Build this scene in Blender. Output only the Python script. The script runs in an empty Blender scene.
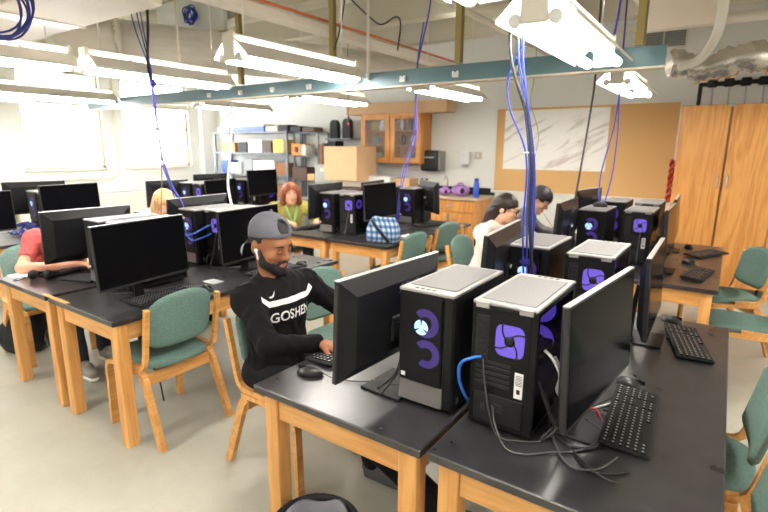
import bpy, bmesh, math, random
import numpy as np
from mathutils import Vector, Matrix, Euler
from mathutils.bvhtree import BVHTree
random.seed(7)
R = math.radians
COL = bpy.context.scene.collection
scene = bpy.context.scene

# ------------------------------------------------------------------ materials
MATS = {}
def mat(name, col, rough=.5, metal=0., spec=.5, emit=None, estr=0., bump=None, noise=None, coat=0.):
    """noise=(scale, amount, (sx,sy,sz)) varies the colour; bump=(scale, strength)"""
    if name in MATS: return MATS[name]
    m = bpy.data.materials.new(name); m.use_nodes = True
    nt = m.node_tree; b = nt.nodes['Principled BSDF']
    b.inputs['Base Color'].default_value = (*col, 1)
    b.inputs['Roughness'].default_value = rough
    b.inputs['Metallic'].default_value = metal
    b.inputs['Specular IOR Level'].default_value = spec
    if coat: b.inputs['Coat Weight'].default_value = coat
    if emit:
        b.inputs['Emission Color'].default_value = (*emit, 1); b.inputs['Emission Strength'].default_value = estr
    if noise or bump:
        tc = nt.nodes.new('ShaderNodeTexCoord'); mp = nt.nodes.new('ShaderNodeMapping')
        nt.links.new(tc.outputs['Object'], mp.inputs['Vector'])
    if noise:
        sc, amt, stretch = noise
        mp.inputs['Scale'].default_value = stretch
        n = nt.nodes.new('ShaderNodeTexNoise'); n.inputs['Scale'].default_value = sc; n.inputs['Detail'].default_value = 6
        nt.links.new(mp.outputs[0], n.inputs['Vector'])
        cr = nt.nodes.new('ShaderNodeValToRGB')
        lo = tuple(max(0, c*(1-amt)) for c in col); hi = tuple(min(1, c*(1+amt)) for c in col)
        cr.color_ramp.elements[0].color = (*lo, 1); cr.color_ramp.elements[1].color = (*hi, 1)
        cr.color_ramp.elements[0].position = .32; cr.color_ramp.elements[1].position = .68
        nt.links.new(n.outputs['Fac'], cr.inputs[0]); nt.links.new(cr.outputs[0], b.inputs['Base Color'])
    if bump:
        n2 = nt.nodes.new('ShaderNodeTexNoise'); n2.inputs['Scale'].default_value = bump[0]; n2.inputs['Detail'].default_value = 4
        nt.links.new(tc.outputs['Object'], n2.inputs['Vector'])
        bp = nt.nodes.new('ShaderNodeBump'); bp.inputs['Strength'].default_value = bump[1]; bp.inputs['Distance'].default_value = .01
        nt.links.new(n2.outputs['Fac'], bp.inputs['Height']); nt.links.new(bp.outputs[0], b.inputs['Normal'])
    MATS[name] = m
    return m

def srgb(r, g, b):
    f = lambda v: (v/255/12.92) if v/255 <= .04045 else ((v/255+.055)/1.055)**2.4
    return (f(r), f(g), f(b))

def wood_mat(name, c1, c2, axis='X', scale=3., rough=.38, big=False):
    m = bpy.data.materials.new(name); m.use_nodes = True; nt = m.node_tree; b = nt.nodes['Principled BSDF']
    tc = nt.nodes.new('ShaderNodeTexCoord'); mp = nt.nodes.new('ShaderNodeMapping')
    st = {'X': (.08, 1, 1), 'Y': (1, .08, 1), 'Z': (1, 1, .08)}[axis]
    mp.inputs['Scale'].default_value = st
    nt.links.new(tc.outputs['Object'], mp.inputs['Vector'])
    n = nt.nodes.new('ShaderNodeTexNoise'); n.inputs['Scale'].default_value = scale; n.inputs['Detail'].default_value = 3
    n.inputs['Distortion'].default_value = 1.2
    nt.links.new(mp.outputs[0], n.inputs['Vector'])
    ml = nt.nodes.new('ShaderNodeMath'); ml.operation = 'MULTIPLY'; ml.inputs[1].default_value = 9 if big else 6
    sn = nt.nodes.new('ShaderNodeMath'); sn.operation = 'SINE'
    ml2 = nt.nodes.new('ShaderNodeMath'); ml2.operation = 'MULTIPLY'; ml2.inputs[1].default_value = 6.28
    nt.links.new(n.outputs['Fac'], ml.inputs[0]); nt.links.new(ml.outputs[0], ml2.inputs[0]); nt.links.new(ml2.outputs[0], sn.inputs[0])
    fn = nt.nodes.new('ShaderNodeTexNoise'); fn.inputs['Scale'].default_value = scale*22; fn.inputs['Detail'].default_value = 2
    nt.links.new(mp.outputs[0], fn.inputs['Vector'])
    ad = nt.nodes.new('ShaderNodeMath'); ad.operation = 'MULTIPLY_ADD'; ad.inputs[1].default_value = .22; 
    nt.links.new(sn.outputs[0], ad.inputs[0]); nt.links.new(fn.outputs['Fac'], ad.inputs[2])
    cr = nt.nodes.new('ShaderNodeValToRGB')
    cr.color_ramp.elements[0].color = (*c2, 1); cr.color_ramp.elements[1].color = (*c1, 1)
    cr.color_ramp.elements[0].position = .18; cr.color_ramp.elements[1].position = .72
    nt.links.new(ad.outputs[0], cr.inputs[0]); nt.links.new(cr.outputs[0], b.inputs['Base Color'])
    b.inputs['Roughness'].default_value = rough
    MATS[name] = m
    return m

OAKX = wood_mat('oak_grain_x', srgb(228, 172, 104), srgb(206, 146, 78), 'X')
OAKY = wood_mat('oak_grain_y', srgb(228, 172, 104), srgb(206, 146, 78), 'Y')
OAKZ = wood_mat('oak_grain_z', srgb(228, 172, 104), srgb(206, 146, 78), 'Z')
WARD = wood_mat('oak_veneer', srgb(212, 152, 82), srgb(190, 126, 60), 'Z', 2.6, .42, True)
CHW = wood_mat('chair_beech', srgb(226, 170, 102), srgb(208, 148, 80), 'X', 4, .35)
# black resin bench top: worn, semi gloss
def resin():
    m = bpy.data.materials.new('black_resin'); m.use_nodes = True; nt = m.node_tree; b = nt.nodes['Principled BSDF']
    tc = nt.nodes.new('ShaderNodeTexCoord')
    n = nt.nodes.new('ShaderNodeTexNoise'); n.inputs['Scale'].default_value = 9; n.inputs['Detail'].default_value = 8; n.inputs['Distortion'].default_value = .8
    nt.links.new(tc.outputs['Object'], n.inputs['Vector'])
    cr = nt.nodes.new('ShaderNodeValToRGB')
    cr.color_ramp.elements[0].color = (.012, .012, .014, 1); cr.color_ramp.elements[1].color = (.034, .032, .034, 1)
    cr.color_ramp.elements[0].position = .35; cr.color_ramp.elements[1].position = .7
    nt.links.new(n.outputs['Fac'], cr.inputs[0]); nt.links.new(cr.outputs[0], b.inputs['Base Color'])
    mr = nt.nodes.new('ShaderNodeMapRange'); mr.inputs[1].default_value = .3; mr.inputs[2].default_value = .7
    mr.inputs[3].default_value = .27; mr.inputs[4].default_value = .32; b.inputs['Specular IOR Level'].default_value = 1.0
    nt.links.new(n.outputs['Fac'], mr.inputs[0]); nt.links.new(mr.outputs[0], b.inputs['Roughness'])
    return m
RESIN = resin()
BLK = mat('black_plastic', (.0065, .0065, .007), .42, 0, .22)
BLKM = mat('black_matte', (.009, .009, .010), .6, 0, .35)
CASE = mat('case_steel', (.007, .007, .0075), .45, 0, .22)
DGRY = mat('dark_grey', (.016, .016, .0175), .5, 0, .3)
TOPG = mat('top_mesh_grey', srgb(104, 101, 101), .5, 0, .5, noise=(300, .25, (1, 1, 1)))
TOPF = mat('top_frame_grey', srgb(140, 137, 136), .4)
SILV = mat('silver', srgb(190, 190, 192), .35, .6)
CHROME = mat('chrome', (.8, .8, .8), .15, 1)
SCREEN = mat('screen_off', (.004, .004, .005), .12, 0, .5); SCREEN.node_tree.nodes['Principled BSDF'].inputs['IOR'].default_value = 1.09
BEZ = mat('bezel_edge', (.014, .014, .015), .4)
MONTOP = mat('monitor_back', (.010, .010, .011), .36, 0, .3)
LOGO = mat('logo_grey', (.12, .12, .125), .4)
WHITE = mat('white_plastic', (.8, .8, .79), .4)
KEYL = mat('key_legend', (.34, .34, .34), .5)
PURP = mat('fan_glow_purple', (.1, .05, .5), .5, emit=(.20, .10, 1.), estr=.55)
PURD = mat('fan_glow_dim', (.05, .03, .3), .5, emit=(.16, .07, .9), estr=.5)
BADGE = mat('badge_glow', (.4, .6, .9), .5, emit=(.27, .47, 1.), estr=.34)
TEAL = mat('teal_fabric', srgb(106, 133, 126), .9, 0, .2, noise=(90, .14, (1, 1, 1)), bump=(400, .25))
BLUE = mat('blue_cable', srgb(44, 66, 168), .45)
BLUEV = mat('violet_cable', srgb(74, 70, 180), .45)
BLKC = mat('black_cable', (.015, .015, .016), .42)
GREYC = mat('grey_cable', srgb(120, 116, 116), .5)
def glass_mat(name, col, rough, mixf):
    m = bpy.data.materials.new(name); m.use_nodes = True; nt = m.node_tree
    out = nt.nodes['Material Output']; b = nt.nodes['Principled BSDF']
    b.inputs['Base Color'].default_value = (.02, .02, .022, 1); b.inputs['Roughness'].default_value = rough
    t = nt.nodes.new('ShaderNodeBsdfTransparent'); t.inputs[0].default_value = (*col, 1)
    mx = nt.nodes.new('ShaderNodeMixShader'); mx.inputs[0].default_value = mixf
    nt.links.new(b.outputs[0], mx.inputs[1]); nt.links.new(t.outputs[0], mx.inputs[2]); nt.links.new(mx.outputs[0], out.inputs['Surface'])
    MATS[name] = m
    return m
TINT = glass_mat('tinted_glass', (.6, .6, .62), .08, .75)
CLEAR = glass_mat('clear_glass', (.97, .98, .98), .05, .9)
for nm, g in (('clear_glass', CLEAR),):
    g.node_tree.nodes['Principled BSDF'].inputs['Base Color'].default_value = (.6, .62, .62, 1)

# ------------------------------------------------------------------ mesh helper
class MB:
    def __init__(s): s.v = []; s.f = []; s.m = []; s.cur = 0; s.sm = []; s.smooth = False
    def add(s, vs, fs, smooth=None):
        o = len(s.v); s.v += [tuple(v) for v in vs]
        for f in fs:
            s.f.append(tuple(i+o for i in f)); s.m.append(s.cur); s.sm.append(s.smooth if smooth is None else smooth)
        return s
    def box(s, a, b, bev=0., M=None, seg=1):
        x0, y0, z0 = (min(a[i], b[i]) for i in range(3)); x1, y1, z1 = (max(a[i], b[i]) for i in range(3))
        if bev <= 0:
            vs = [(x0,y0,z0),(x1,y0,z0),(x1,y1,z0),(x0,y1,z0),(x0,y0,z1),(x1,y0,z1),(x1,y1,z1),(x0,y1,z1)]
            fs = [(0,3,2,1),(4,5,6,7),(0,1,5,4),(1,2,6,5),(2,3,7,6),(3,0,4,7)]
        else:
            bm = bmesh.new(); bmesh.ops.create_cube(bm, size=1)
            for v in bm.verts: v.co = Vector(((x0+x1)/2+v.co.x*(x1-x0), (y0+y1)/2+v.co.y*(y1-y0), (z0+z1)/2+v.co.z*(z1-z0)))
            bev = min(bev, .49*min(x1-x0, y1-y0, z1-z0))
            bmesh.ops.bevel(bm, geom=bm.edges[:], offset=bev, segments=seg, affect='EDGES', profile=.5)
            vs = [v.co.copy() for v in bm.verts]; bm.verts.index_update()
            fs = [tuple(v.index for v in f.verts) for f in bm.faces]; bm.free()
        if M is not None: vs = [M @ Vector(v) for v in vs]
        return s.add(vs, fs)
    def prism(s, poly, y0, y1, axis='Y', M=None):
        """poly in the plane normal to axis; (u,w) -> Y:(x,z) X:(y,z) Z:(x,y)"""
        def P(u, w, t): return {'Y': (u, t, w), 'X': (t, u, w), 'Z': (u, w, t)}[axis]
        n = len(poly); vs = [P(u, w, y0) for u, w in poly]+[P(u, w, y1) for u, w in poly]
        fs = [tuple(range(n))[::-1], tuple(range(n, 2*n))]+[(i, (i+1) % n, n+(i+1) % n, n+i) for i in range(n)]
        if M is not None: vs = [M @ Vector(v) for v in vs]
        return s.add(vs, fs)
    def tube(s, pts, r, n=8, closed=False, caps=True):
        pts = [Vector(p) for p in pts]; N = len(pts); rs = r if isinstance(r, (list, tuple)) else [r]*N
        T = []
        for i in range(N):
            a = pts[i-1] if (i > 0 or closed) else pts[i]; b = pts[(i+1) % N] if (i < N-1 or closed) else pts[i]
            T.append((b-a).normalized() if (b-a).length > 1e-9 else Vector((0, 0, 1)))
        up = Vector((0, 0, 1)) if abs(T[0].z) < .9 else Vector((1, 0, 0))
        u = (up-T[0]*up.dot(T[0])).normalized(); vs = []
        for i in range(N):
            u = (u-T[i]*u.dot(T[i])); u = u.normalized() if u.length > 1e-6 else T[i].orthogonal().normalized()
            w = T[i].cross(u)
            for k in range(n):
                a = 2*math.pi*k/n; vs.append(pts[i]+(u*math.cos(a)+w*math.sin(a))*rs[i])
        fs = []
        for i in range(N if closed else N-1):
            j = (i+1) % N
            for k in range(n): fs.append((i*n+k, i*n+(k+1) % n, j*n+(k+1) % n, j*n+k))
        s.add(vs, fs, True)
        if caps and not closed:
            o = len(s.v)-len(vs)
            s.f.append(tuple(o+k for k in range(n))[::-1]); s.m.append(s.cur); s.sm.append(False)
            s.f.append(tuple(o+(N-1)*n+k for k in range(n))); s.m.append(s.cur); s.sm.append(False)
        return s
    def cyl(s, a, b, r, n=20, r2=None):
        return s.tube([a, b], [r, r if r2 is None else r2], n)
    def bar(s, path, w, t, side, bev=0):
        """rectangular section swept along path; w along 'side', t across it"""
        pts = [Vector(p) for p in path]; side = Vector(side).normalized(); N = len(pts); vs = []
        for i in range(N):
            a = pts[max(i-1, 0)]; b = pts[min(i+1, N-1)]; T = (b-a).normalized()
            nrm = T.cross(side).normalized()
            k = 1.
            if 0 < i < N-1:
                t1 = (pts[i]-pts[i-1]).normalized(); c = max(.5, T.dot(t1)); k = 1/c
            for su, sv in ((-1, -1), (1, -1), (1, 1), (-1, 1)):
                vs.append(pts[i]+side*su*w/2+nrm*sv*t/2*k)
        fs = [(3, 2, 1, 0), tuple(4*(N-1)+k for k in range(4))]
        for i in range(N-1):
            for k in range(4): fs.append((4*i+k, 4*i+(k+1) % 4, 4*i+4+(k+1) % 4, 4*i+4+k))
        return s.add(vs, fs)
    def lathe(s, prof, n=24, c=(0, 0, 0), M=None):
        vs = []; N = len(prof)
        for r, z in prof:
            for k in range(n):
                a = 2*math.pi*k/n; vs.append(Vector((c[0]+r*math.cos(a), c[1]+r*math.sin(a), c[2]+z)))
        if M is not None: vs = [M @ v for v in vs]
        fs = [(i*n+k, i*n+(k+1) % n, (i+1)*n+(k+1) % n, (i+1)*n+k) for i in range(N-1) for k in range(n)]
        fs += [tuple(range(n))[::-1], tuple((N-1)*n+k for k in range(n))]
        return s.add(vs, fs, True)
    def ell(s, c, r, n=16, m=10, M=None):
        vs = []; fs = []
        for i in range(m+1):
            th = math.pi*i/m
            for k in range(n):
                a = 2*math.pi*k/n
                vs.append(Vector((c[0]+r[0]*math.sin(th)*math.cos(a), c[1]+r[1]*math.sin(th)*math.sin(a), c[2]-r[2]*math.cos(th))))
        if M is not None: vs = [M @ v for v in vs]
        for i in range(m):
            for k in range(n): fs.append((i*n+k, i*n+(k+1) % n, (i+1)*n+(k+1) % n, (i+1)*n+k))
        return s.add(vs, fs, True)
    def build(s, name, mats, parent=None, loc=None):
        me = bpy.data.meshes.new(name); me.from_pydata(s.v, [], s.f)
        if not isinstance(mats, (list, tuple)): mats = [mats]
        for m in mats: me.materials.append(m)
        me.polygons.foreach_set('material_index', s.m); me.polygons.foreach_set('use_smooth', s.sm)
        bm = bmesh.new(); bm.from_mesh(me); bmesh.ops.recalc_face_normals(bm, faces=bm.faces[:]); bm.to_mesh(me); bm.free()
        me.update()
        o = bpy.data.objects.new(name, me); COL.objects.link(o)
        if parent is not None: o.parent = parent
        if loc: o.location = loc
        return o

def tag(o, label, cat, group=None, kind=None):
    o['label'] = label; o['category'] = cat
    if group: o['group'] = group
    if kind: o['kind'] = kind
    return o
def thing(name, label, cat, loc=(0, 0, 0), rz=0., group=None):
    o = bpy.data.objects.new(name, None); COL.objects.link(o); o.empty_display_size = .05
    o.location = loc; o.rotation_euler = (0, 0, rz)
    return tag(o, label, cat, group)
def struct(o):
    o['kind'] = 'structure'; return o
def copy_tree(o, parent=None):
    c = o.copy(); COL.objects.link(c)
    if parent is not None: c.parent = parent
    for ch in list(o.children): copy_tree(ch, c)
    return c
USED = set()
def inst(proto, loc, rz, label, group):
    """first use moves the prototype itself, later uses copy it"""
    if proto.name in USED: o = copy_tree(proto)
    else: o = proto; USED.add(proto.name)
    o.location = loc; o.rotation_euler = (0, 0, rz); o['label'] = label
    if group: o['group'] = group
    return o
def spline(pts, n=8):
    P = [Vector(p) for p in pts]; P = [P[0]*2-P[1]]+P+[P[-1]*2-P[-2]]; out = []
    for i in range(1, len(P)-2):
        for k in range(n):
            t = k/n; a, b, c, d = P[i-1], P[i], P[i+1], P[i+2]
            out.append(.5*((2*b)+(c-a)*t+(2*a-5*b+4*c-d)*t*t+(3*b-a-3*c+d)*t**3))
    out.append(P[-2]); return out
def cable(name, label, pts, r, m, group=None, cat='cable', n=7):
    mb = MB(); mb.tube(spline(pts, n), r, 6)
    return tag(mb.build(name, m), label, cat, group)
def text_mesh(txt, size, ext=.0008, font_bold=False):
    cu = bpy.data.curves.new('lettering', 'FONT'); cu.body = txt; cu.size = size; cu.extrude = ext; cu.align_x = 'CENTER'; cu.align_y = 'CENTER'
    cu.resolution_u = 3
    if font_bold: cu.offset = size*.018
    o = bpy.data.objects.new('lettering', cu); COL.objects.link(o)
    dg = bpy.context.evaluated_depsgraph_get(); dg.update()
    me = bpy.data.meshes.new_from_object(o.evaluated_get(dg)); 
    vs = [v.co.copy() for v in me.vertices]; fs = [tuple(p.vertices) for p in me.polygons]
    bpy.data.objects.remove(o); bpy.data.meshes.remove(me); bpy.data.curves.remove(cu)
    return vs, fs
# ------------------------------------------------------------------ camera
cam_d = bpy.data.cameras.new('camera'); cam = bpy.data.objects.new('camera', cam_d); COL.objects.link(cam)
TH, PSI, ROLL, CH = R(12.255), R(34.57), R(.424), 1.654
fw = Vector((-math.sin(PSI)*math.cos(TH), math.cos(PSI)*math.cos(TH), -math.sin(TH)))
rt = Vector((math.cos(PSI), math.sin(PSI), 0)); up = rt.cross(fw)
rt, up = rt*math.cos(ROLL)+up*math.sin(ROLL), up*math.cos(ROLL)-rt*math.sin(ROLL)
cam.matrix_world = Matrix(((rt.x, up.x, -fw.x, 0), (rt.y, up.y, -fw.y, 0), (rt.z, up.z, -fw.z, CH), (0, 0, 0, 1)))
cam_d.sensor_width = 36; cam_d.lens = 36*495.46/768
cam_d.dof.use_dof = True; cam_d.dof.focus_distance = 2.0; cam_d.dof.aperture_fstop = 2.8
cam_d.clip_start = .05
scene.camera = cam
scene.view_settings.view_transform = 'Standard'; scene.view_settings.look = 'None'
scene.view_settings.gamma = 1; scene.view_settings.use_curve_mapping = False
scene.view_settings.exposure = 1.4
# ------------------------------------------------------------------ sky outside
w = bpy.data.worlds.new('sky'); scene.world = w; w.use_nodes = True
w.node_tree.nodes['Background'].inputs[0].default_value = (.93, .96, 1, 1)
w.node_tree.nodes['Background'].inputs[1].default_value = 10.0

# ------------------------------------------------------------------ room shell
XL, XR, YF, YB, ZC = -9.96, 2.7, -2.8, 7.45, 3.3
WALL = mat('wall_paint', srgb(226, 226, 220), .65, bump=(60, .05))
WALLD = WALL
def floor_mat():
    m = bpy.data.materials.new('vinyl_floor'); m.use_nodes = True; nt = m.node_tree; b = nt.nodes['Principled BSDF']
    tc = nt.nodes.new('ShaderNodeTexCoord')
    n = nt.nodes.new('ShaderNodeTexNoise'); n.inputs['Scale'].default_value = 2.2; n.inputs['Detail'].default_value = 10; n.inputs['Roughness'].default_value = .7
    nt.links.new(tc.outputs['Object'], n.inputs['Vector'])
    cr = nt.nodes.new('ShaderNodeValToRGB')
    cr.color_ramp.elements[0].color = (*srgb(170, 169, 156), 1); cr.color_ramp.elements[1].color = (*srgb(187, 185, 173), 1)
    cr.color_ramp.elements[0].position = .3; cr.color_ramp.elements[1].position = .7
    nt.links.new(n.outputs['Fac'], cr.inputs[0])
    n2 = nt.nodes.new('ShaderNodeTexNoise'); n2.inputs['Scale'].default_value = 160; n2.inputs['Detail'].default_value = 2
    nt.links.new(tc.outputs['Object'], n2.inputs['Vector'])
    mx = nt.nodes.new('ShaderNodeMix'); mx.data_type = 'RGBA'; mx.blend_type = 'OVERLAY'; mx.inputs[0].default_value = .12
    nt.links.new(cr.outputs[0], mx.inputs[6]); nt.links.new(n2.outputs['Fac'], mx.inputs[7])
    nt.links.new(mx.outputs[2], b.inputs['Base Color'])
    b.inputs['Roughness'].default_value = .42
    return m
struct(MB().box((XL-.1, YF-.1, -.1), (XR+.1, YB+.1, 0)).build('floor', floor_mat()))
CEIL = mat('ceiling_paint', srgb(214, 210, 194), .75)
struct(MB().box((XL-.1, YF-.1, ZC), (XR+.1, YB+.1, ZC+.1)).build('ceiling', CEIL))
struct(MB().box((XL-.1, YB, 0), (XR+.1, YB+.12, ZC)).build('wall_back', WALL))
struct(MB().box((XR, YF, 0), (XR+.12, YB, ZC)).build('wall_right', WALL))
struct(MB().box((XL-.1, YF-.12, 0), (XR+.1, YF, ZC)).build('wall_front', WALL))
# window wall with two openings
WINS = [(3.62, 4.98), (5.37, 6.83)]
WZ0, WZ1 = 1.24, 2.95
mb = MB(); ys = [YF]+[v for w_ in WINS for v in w_]+[YB]
mb.box((XL-.25, YF, 0), (XL, YB, WZ0)); mb.box((XL-.25, YF, WZ1), (XL, YB, ZC))
for a, b in ((YF, WINS[0][0]), (WINS[0][1], WINS[1][0]), (WINS[1][1], YB)): mb.box((XL-.25, a, WZ0), (XL, b, WZ1))
struct(mb.build('wall_left', WALL))
FRM = mat('window_frame_paint', srgb(214, 206, 190), .5)
FRW = mat('window_wood', srgb(205, 176, 140), .5)
for i, (a, b) in enumerate(WINS):
    mb = MB(); t = .05
    mb.box((XL-.14, a, WZ0), (XL-.06, b, WZ0+t)); mb.box((XL-.14, a, WZ1-t), (XL-.06, b, WZ1))
    mb.box((XL-.14, a, WZ0), (XL-.06, a+t, WZ1)); mb.cur = 1; mb.box((XL-.14, b-t, WZ0), (XL-.06, b, WZ1)); mb.cur = 0
    zb = 2.40 if i == 0 else 2.02
    mb.box((XL-.14, a, zb-.025), (XL-.06, b, zb+.025))
    o = struct(mb.build('window_%d' % (i+1), [FRM, FRW]))
    MB().box((XL-.105, a+t, WZ0+t), (XL-.099, b-t, WZ1-t)).build('window_glass', CLEAR, o)
    MB().box((XL-.05, a-.03, WZ0-.03), (XL+.06, b+.03, WZ0), .008).build('window_sill', FRM, o)
    mb = MB()
    for k in range(10): mb.box((XL-.055, a+.06, WZ1-.08-k*.03), (XL-.02, b-.06, WZ1-.074-k*.03))
    mb.box((XL-.06, a+.05, WZ1-.055), (XL-.01, b-.05, WZ1-.02))
    mb.build('blind', mat('blind_slats', (.85, .85, .82), .5), o)
BASE = mat('baseboard_vinyl', srgb(120, 116, 104), .5)
struct(MB().box((XL, YB-.012, 0), (XR, YB, .1)).build('baseboard_back', BASE))
struct(MB().box((XL, YF, 0), (XL+.012, YB, .1)).build('baseboard_left', BASE))
struct(MB().box((XR-.012, YF, 0), (XR, YB, .1)).build('baseboard_right', BASE))
# ceiling joists run across the room
JO = mat('joist_paint', srgb(205, 200, 182), .75)
for k, y in enumerate(np.arange(-1.6, 7.2, 1.1)):
    struct(MB().box((XL, y-.09, 3.02), (XR, y+.09, ZC)).build('trim_%d' % (k+1), JO))
# pipe chase in the corner and surface conduit on the window wall
struct(MB().box((XL, 7.05, 0), (XL+.16, YB, ZC)).build('trim_20', WALL))
mb = MB(); mb.tube(spline([(XL+.03, 5.2, 3.2), (XL+.03, 5.2, 1.35), (XL+.03, 5.18, 1.15), (XL+.03, 5.05, 1.06), (XL+.03, 4.85, 1.05), (XL+.03, 3.0, 1.05)], 8), .018, 8)
struct(mb.build('trim_21', FRM))
# long heater cabinet under the windows
t = thing('radiator_cover', 'long white heater cabinet with slotted top under the windows', 'radiator', (XL+.17, 5.0, 0))
MB().box((-.165, -2.2, 0), (.17, 2.4, .78), .01).build('casing', mat('heater_enamel', srgb(222, 218, 206), .4), t)
mb = MB()
for k in range(36): mb.box((-.11, -2.1+k*.124, .781), (.1, -2.1+k*.124+.07, .786))
mb.build('grille', mat('grille_grey', (.3, .3, .3), .5), t)

# ------------------------------------------------------------------ overhead services
DUCT = mat('duct_white', srgb(224, 218, 206), .5)
GALV = mat('galvanised', srgb(226, 221, 212), .42, 0, noise=(6, .06, (1, 1, 6)))
t = thing('air_duct', 'large white rectangular duct across the top left under the ceiling', 'duct', (-6.2, 1.66, 2.5))
MB().box((-3.6, -.28, 0), (3.2, .28, .5), .006).build('duct_body', DUCT, t)
for x in (-2.0, .3, 2.2): MB().box((x-.012, -.29, -.008), (x+.012, .29, .508)).build('seam', GALV, t)
t = thing('round_duct', 'round metal duct beneath the ceiling behind the rectangular duct', 'duct', (-5.15, 2.75, 2.66))
ax = Vector((.42, 1, 0)).normalized()
MB().tube([(0, 0, 0), ax*4.2], .21, 28).build('pipe', GALV, t)
MB().tube([ax*.02, ax*.06], .24, 28).build('flange', DUCT, t); MB().tube([ax*1.9, ax*1.94], .222, 28).build('flange', DUCT, t)
mb = MB(); mb.tube(spline([ax*.02, -ax*.2, -ax*.32+Vector((0, 0, .1)), -ax*.34+Vector((0, 0, .36)), -ax*.34+Vector((0, 0, .55))], 5), .21, 24); mb.build('elbow', DUCT, t)
# ventilation box top right
t = thing('ventilation_box', 'plain white boxed ventilation unit under the ceiling at top right', 'ventilation unit', (-.48, 4.6, 2.72))
MB().box((-.27, -1.2, 0), (.29, .75, .3), .008).build('casing', DUCT, t)
MB().box((-.2, .76, .05), (.2, .8, .26)).build('end_flange', GALV, t)
FOIL = mat('foil_duct', srgb(206, 202, 194), .25, .9, bump=(16, .6))
mb = MB(); pts = []; rs = []
for k in range(135):
    x = -.5+k*.024; pts.append((x, 4.55+.05*math.sin(k*.21), 2.28+.025*math.sin(k*.33+1))); rs.append(.085+.014*(k % 2)+.012*math.sin(k*.9)+.008*random.random())
mb.tube(pts, rs, 18)
tag(mb.build('foil_duct', FOIL), 'crinkled silver foil duct running along the top right', 'duct')
mb = MB(); mb.tube(spline([(-.17, 3.9, 3.0), (-.17, 3.95, 2.6), (-.19, 4.1, 2.4), (-.28, 4.28, 2.28), (-.4, 4.36, 2.25)], 8), .03, 10)
tag(mb.build('vent_hose', DUCT), 'white hose curving down to the foil duct at top right', 'hose')
tag(MB().cyl((-1.2, 6.2, 2.92), (2.7, 6.2, 2.92), .05, 14).build('water_pipe', DUCT), 'white pipe across the ceiling above the oak wardrobes', 'pipe')
t = thing('wall_grille', 'grey louvred grille high on the back wall above the corkboard', 'grille', (-.9, 7.44, 2.9))
mb = MB(); mb.box((-.26, -.02, 0), (.26, 0, .02)); mb.box((-.26, -.02, .2), (.26, 0, .22)); mb.box((-.26, -.02, 0), (-.24, 0, .22)); mb.box((.24, -.02, 0), (.26, 0, .22)); mb.box((-.01, -.02, 0), (.01, 0, .22))
mb.build('frame', DUCT, t)
mb = MB()
for k in range(9): mb.box((-.24, -.015, .025+k*.02), (.24, -.002, .034+k*.02))
mb.build('louvre', mat('grille_dark', (.18, .18, .17), .5), t)
# cable channel along the room with an orange conduit on it
t = thing('ceiling_channel', 'cream steel channel running to the back wall with an orange conduit', 'channel', (-3.2, 4.0, 2.66))
MB().box((-.07, -1.95, 0), (.07, 3.4, .07), .004).build('channel', DUCT, t)
MB().tube([(.085, -1.95, .09), (.085, 3.4, .09)], .014, 8).build('conduit', mat('orange_conduit', srgb(196, 112, 66), .5), t)
for k, (x, y, z, r) in enumerate(((-2.2, 0, 2.9, .03), (-1.5, 0, 2.96, .022), (-6.5, 0, 2.95, .03))):
    tag(MB().cyl((x, -1, z), (x, 7.4, z), r, 12).build('ceiling_pipe', DUCT), ['cream pipe along the ceiling beside the orange conduit', 'thin cream pipe along the ceiling above the nearest white desk lamp row', 'cream pipe along the ceiling towards the window wall'][k].replace('desk lamp', 'strip light'), 'pipe', 'ceiling pipes')
# equipment panel with coil
t = thing('ceiling_panel', 'pale boxed panel near the ceiling holding a blue cable coil', 'panel', (-5.3, 3.72, 2.89))
MB().box((-.55, -.03, 0), (.66, .03, .40), .005).build('panel', mat('pale_panel', srgb(218, 222, 218), .5), t)
mb = MB(); mb.box((-.58, -.05, -.02), (.69, .05, 0)); mb.build('ledge', DUCT, t)
def coil(name, label, c, r, n, rr, axis, m, spread=.025):
    mb = MB(); M = Matrix.Translation(c) @ axis.to_4x4()
    for k in range(n):
        a0 = random.random()*6; ra = r*(1+random.uniform(-.16, .16)); off = Vector((random.uniform(-spread, spread), random.uniform(-spread, spread), random.uniform(-spread, spread)))
        pts = [M @ (Vector((ra*math.cos(t*.2618), ra*1.1*math.sin(t*.2618), .012*math.sin(3*t*.26+a0)))+off) for t in range(24)]
        mb.tube(pts, rr, 6, closed=True)
    return tag(mb.build(name, m), label, 'cable coil')
coil('cable_coil', 'blue network cable coil hanging high against the pale ceiling panel', Vector((-5.10, 3.62, 3.07)), .075, 7, .007, Euler((R(90), 0, 0)).to_matrix(), BLUE)
bigcoil = coil('cable_coil', 'large blue network cable coil hanging at the top left photo corner', Vector((-3.62, 1.3, 2.42)), .14, 7, .0065, Euler((R(80), 0, R(40))).to_matrix(), mat('navy_cable', srgb(40, 54, 140), .45), .02)

MB().tube([(-3.62, 1.30, 2.55), (-3.62, 1.31, 3.3)], .006, 6).build('hanging_strap', MATS['navy_cable'], bigcoil)
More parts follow.
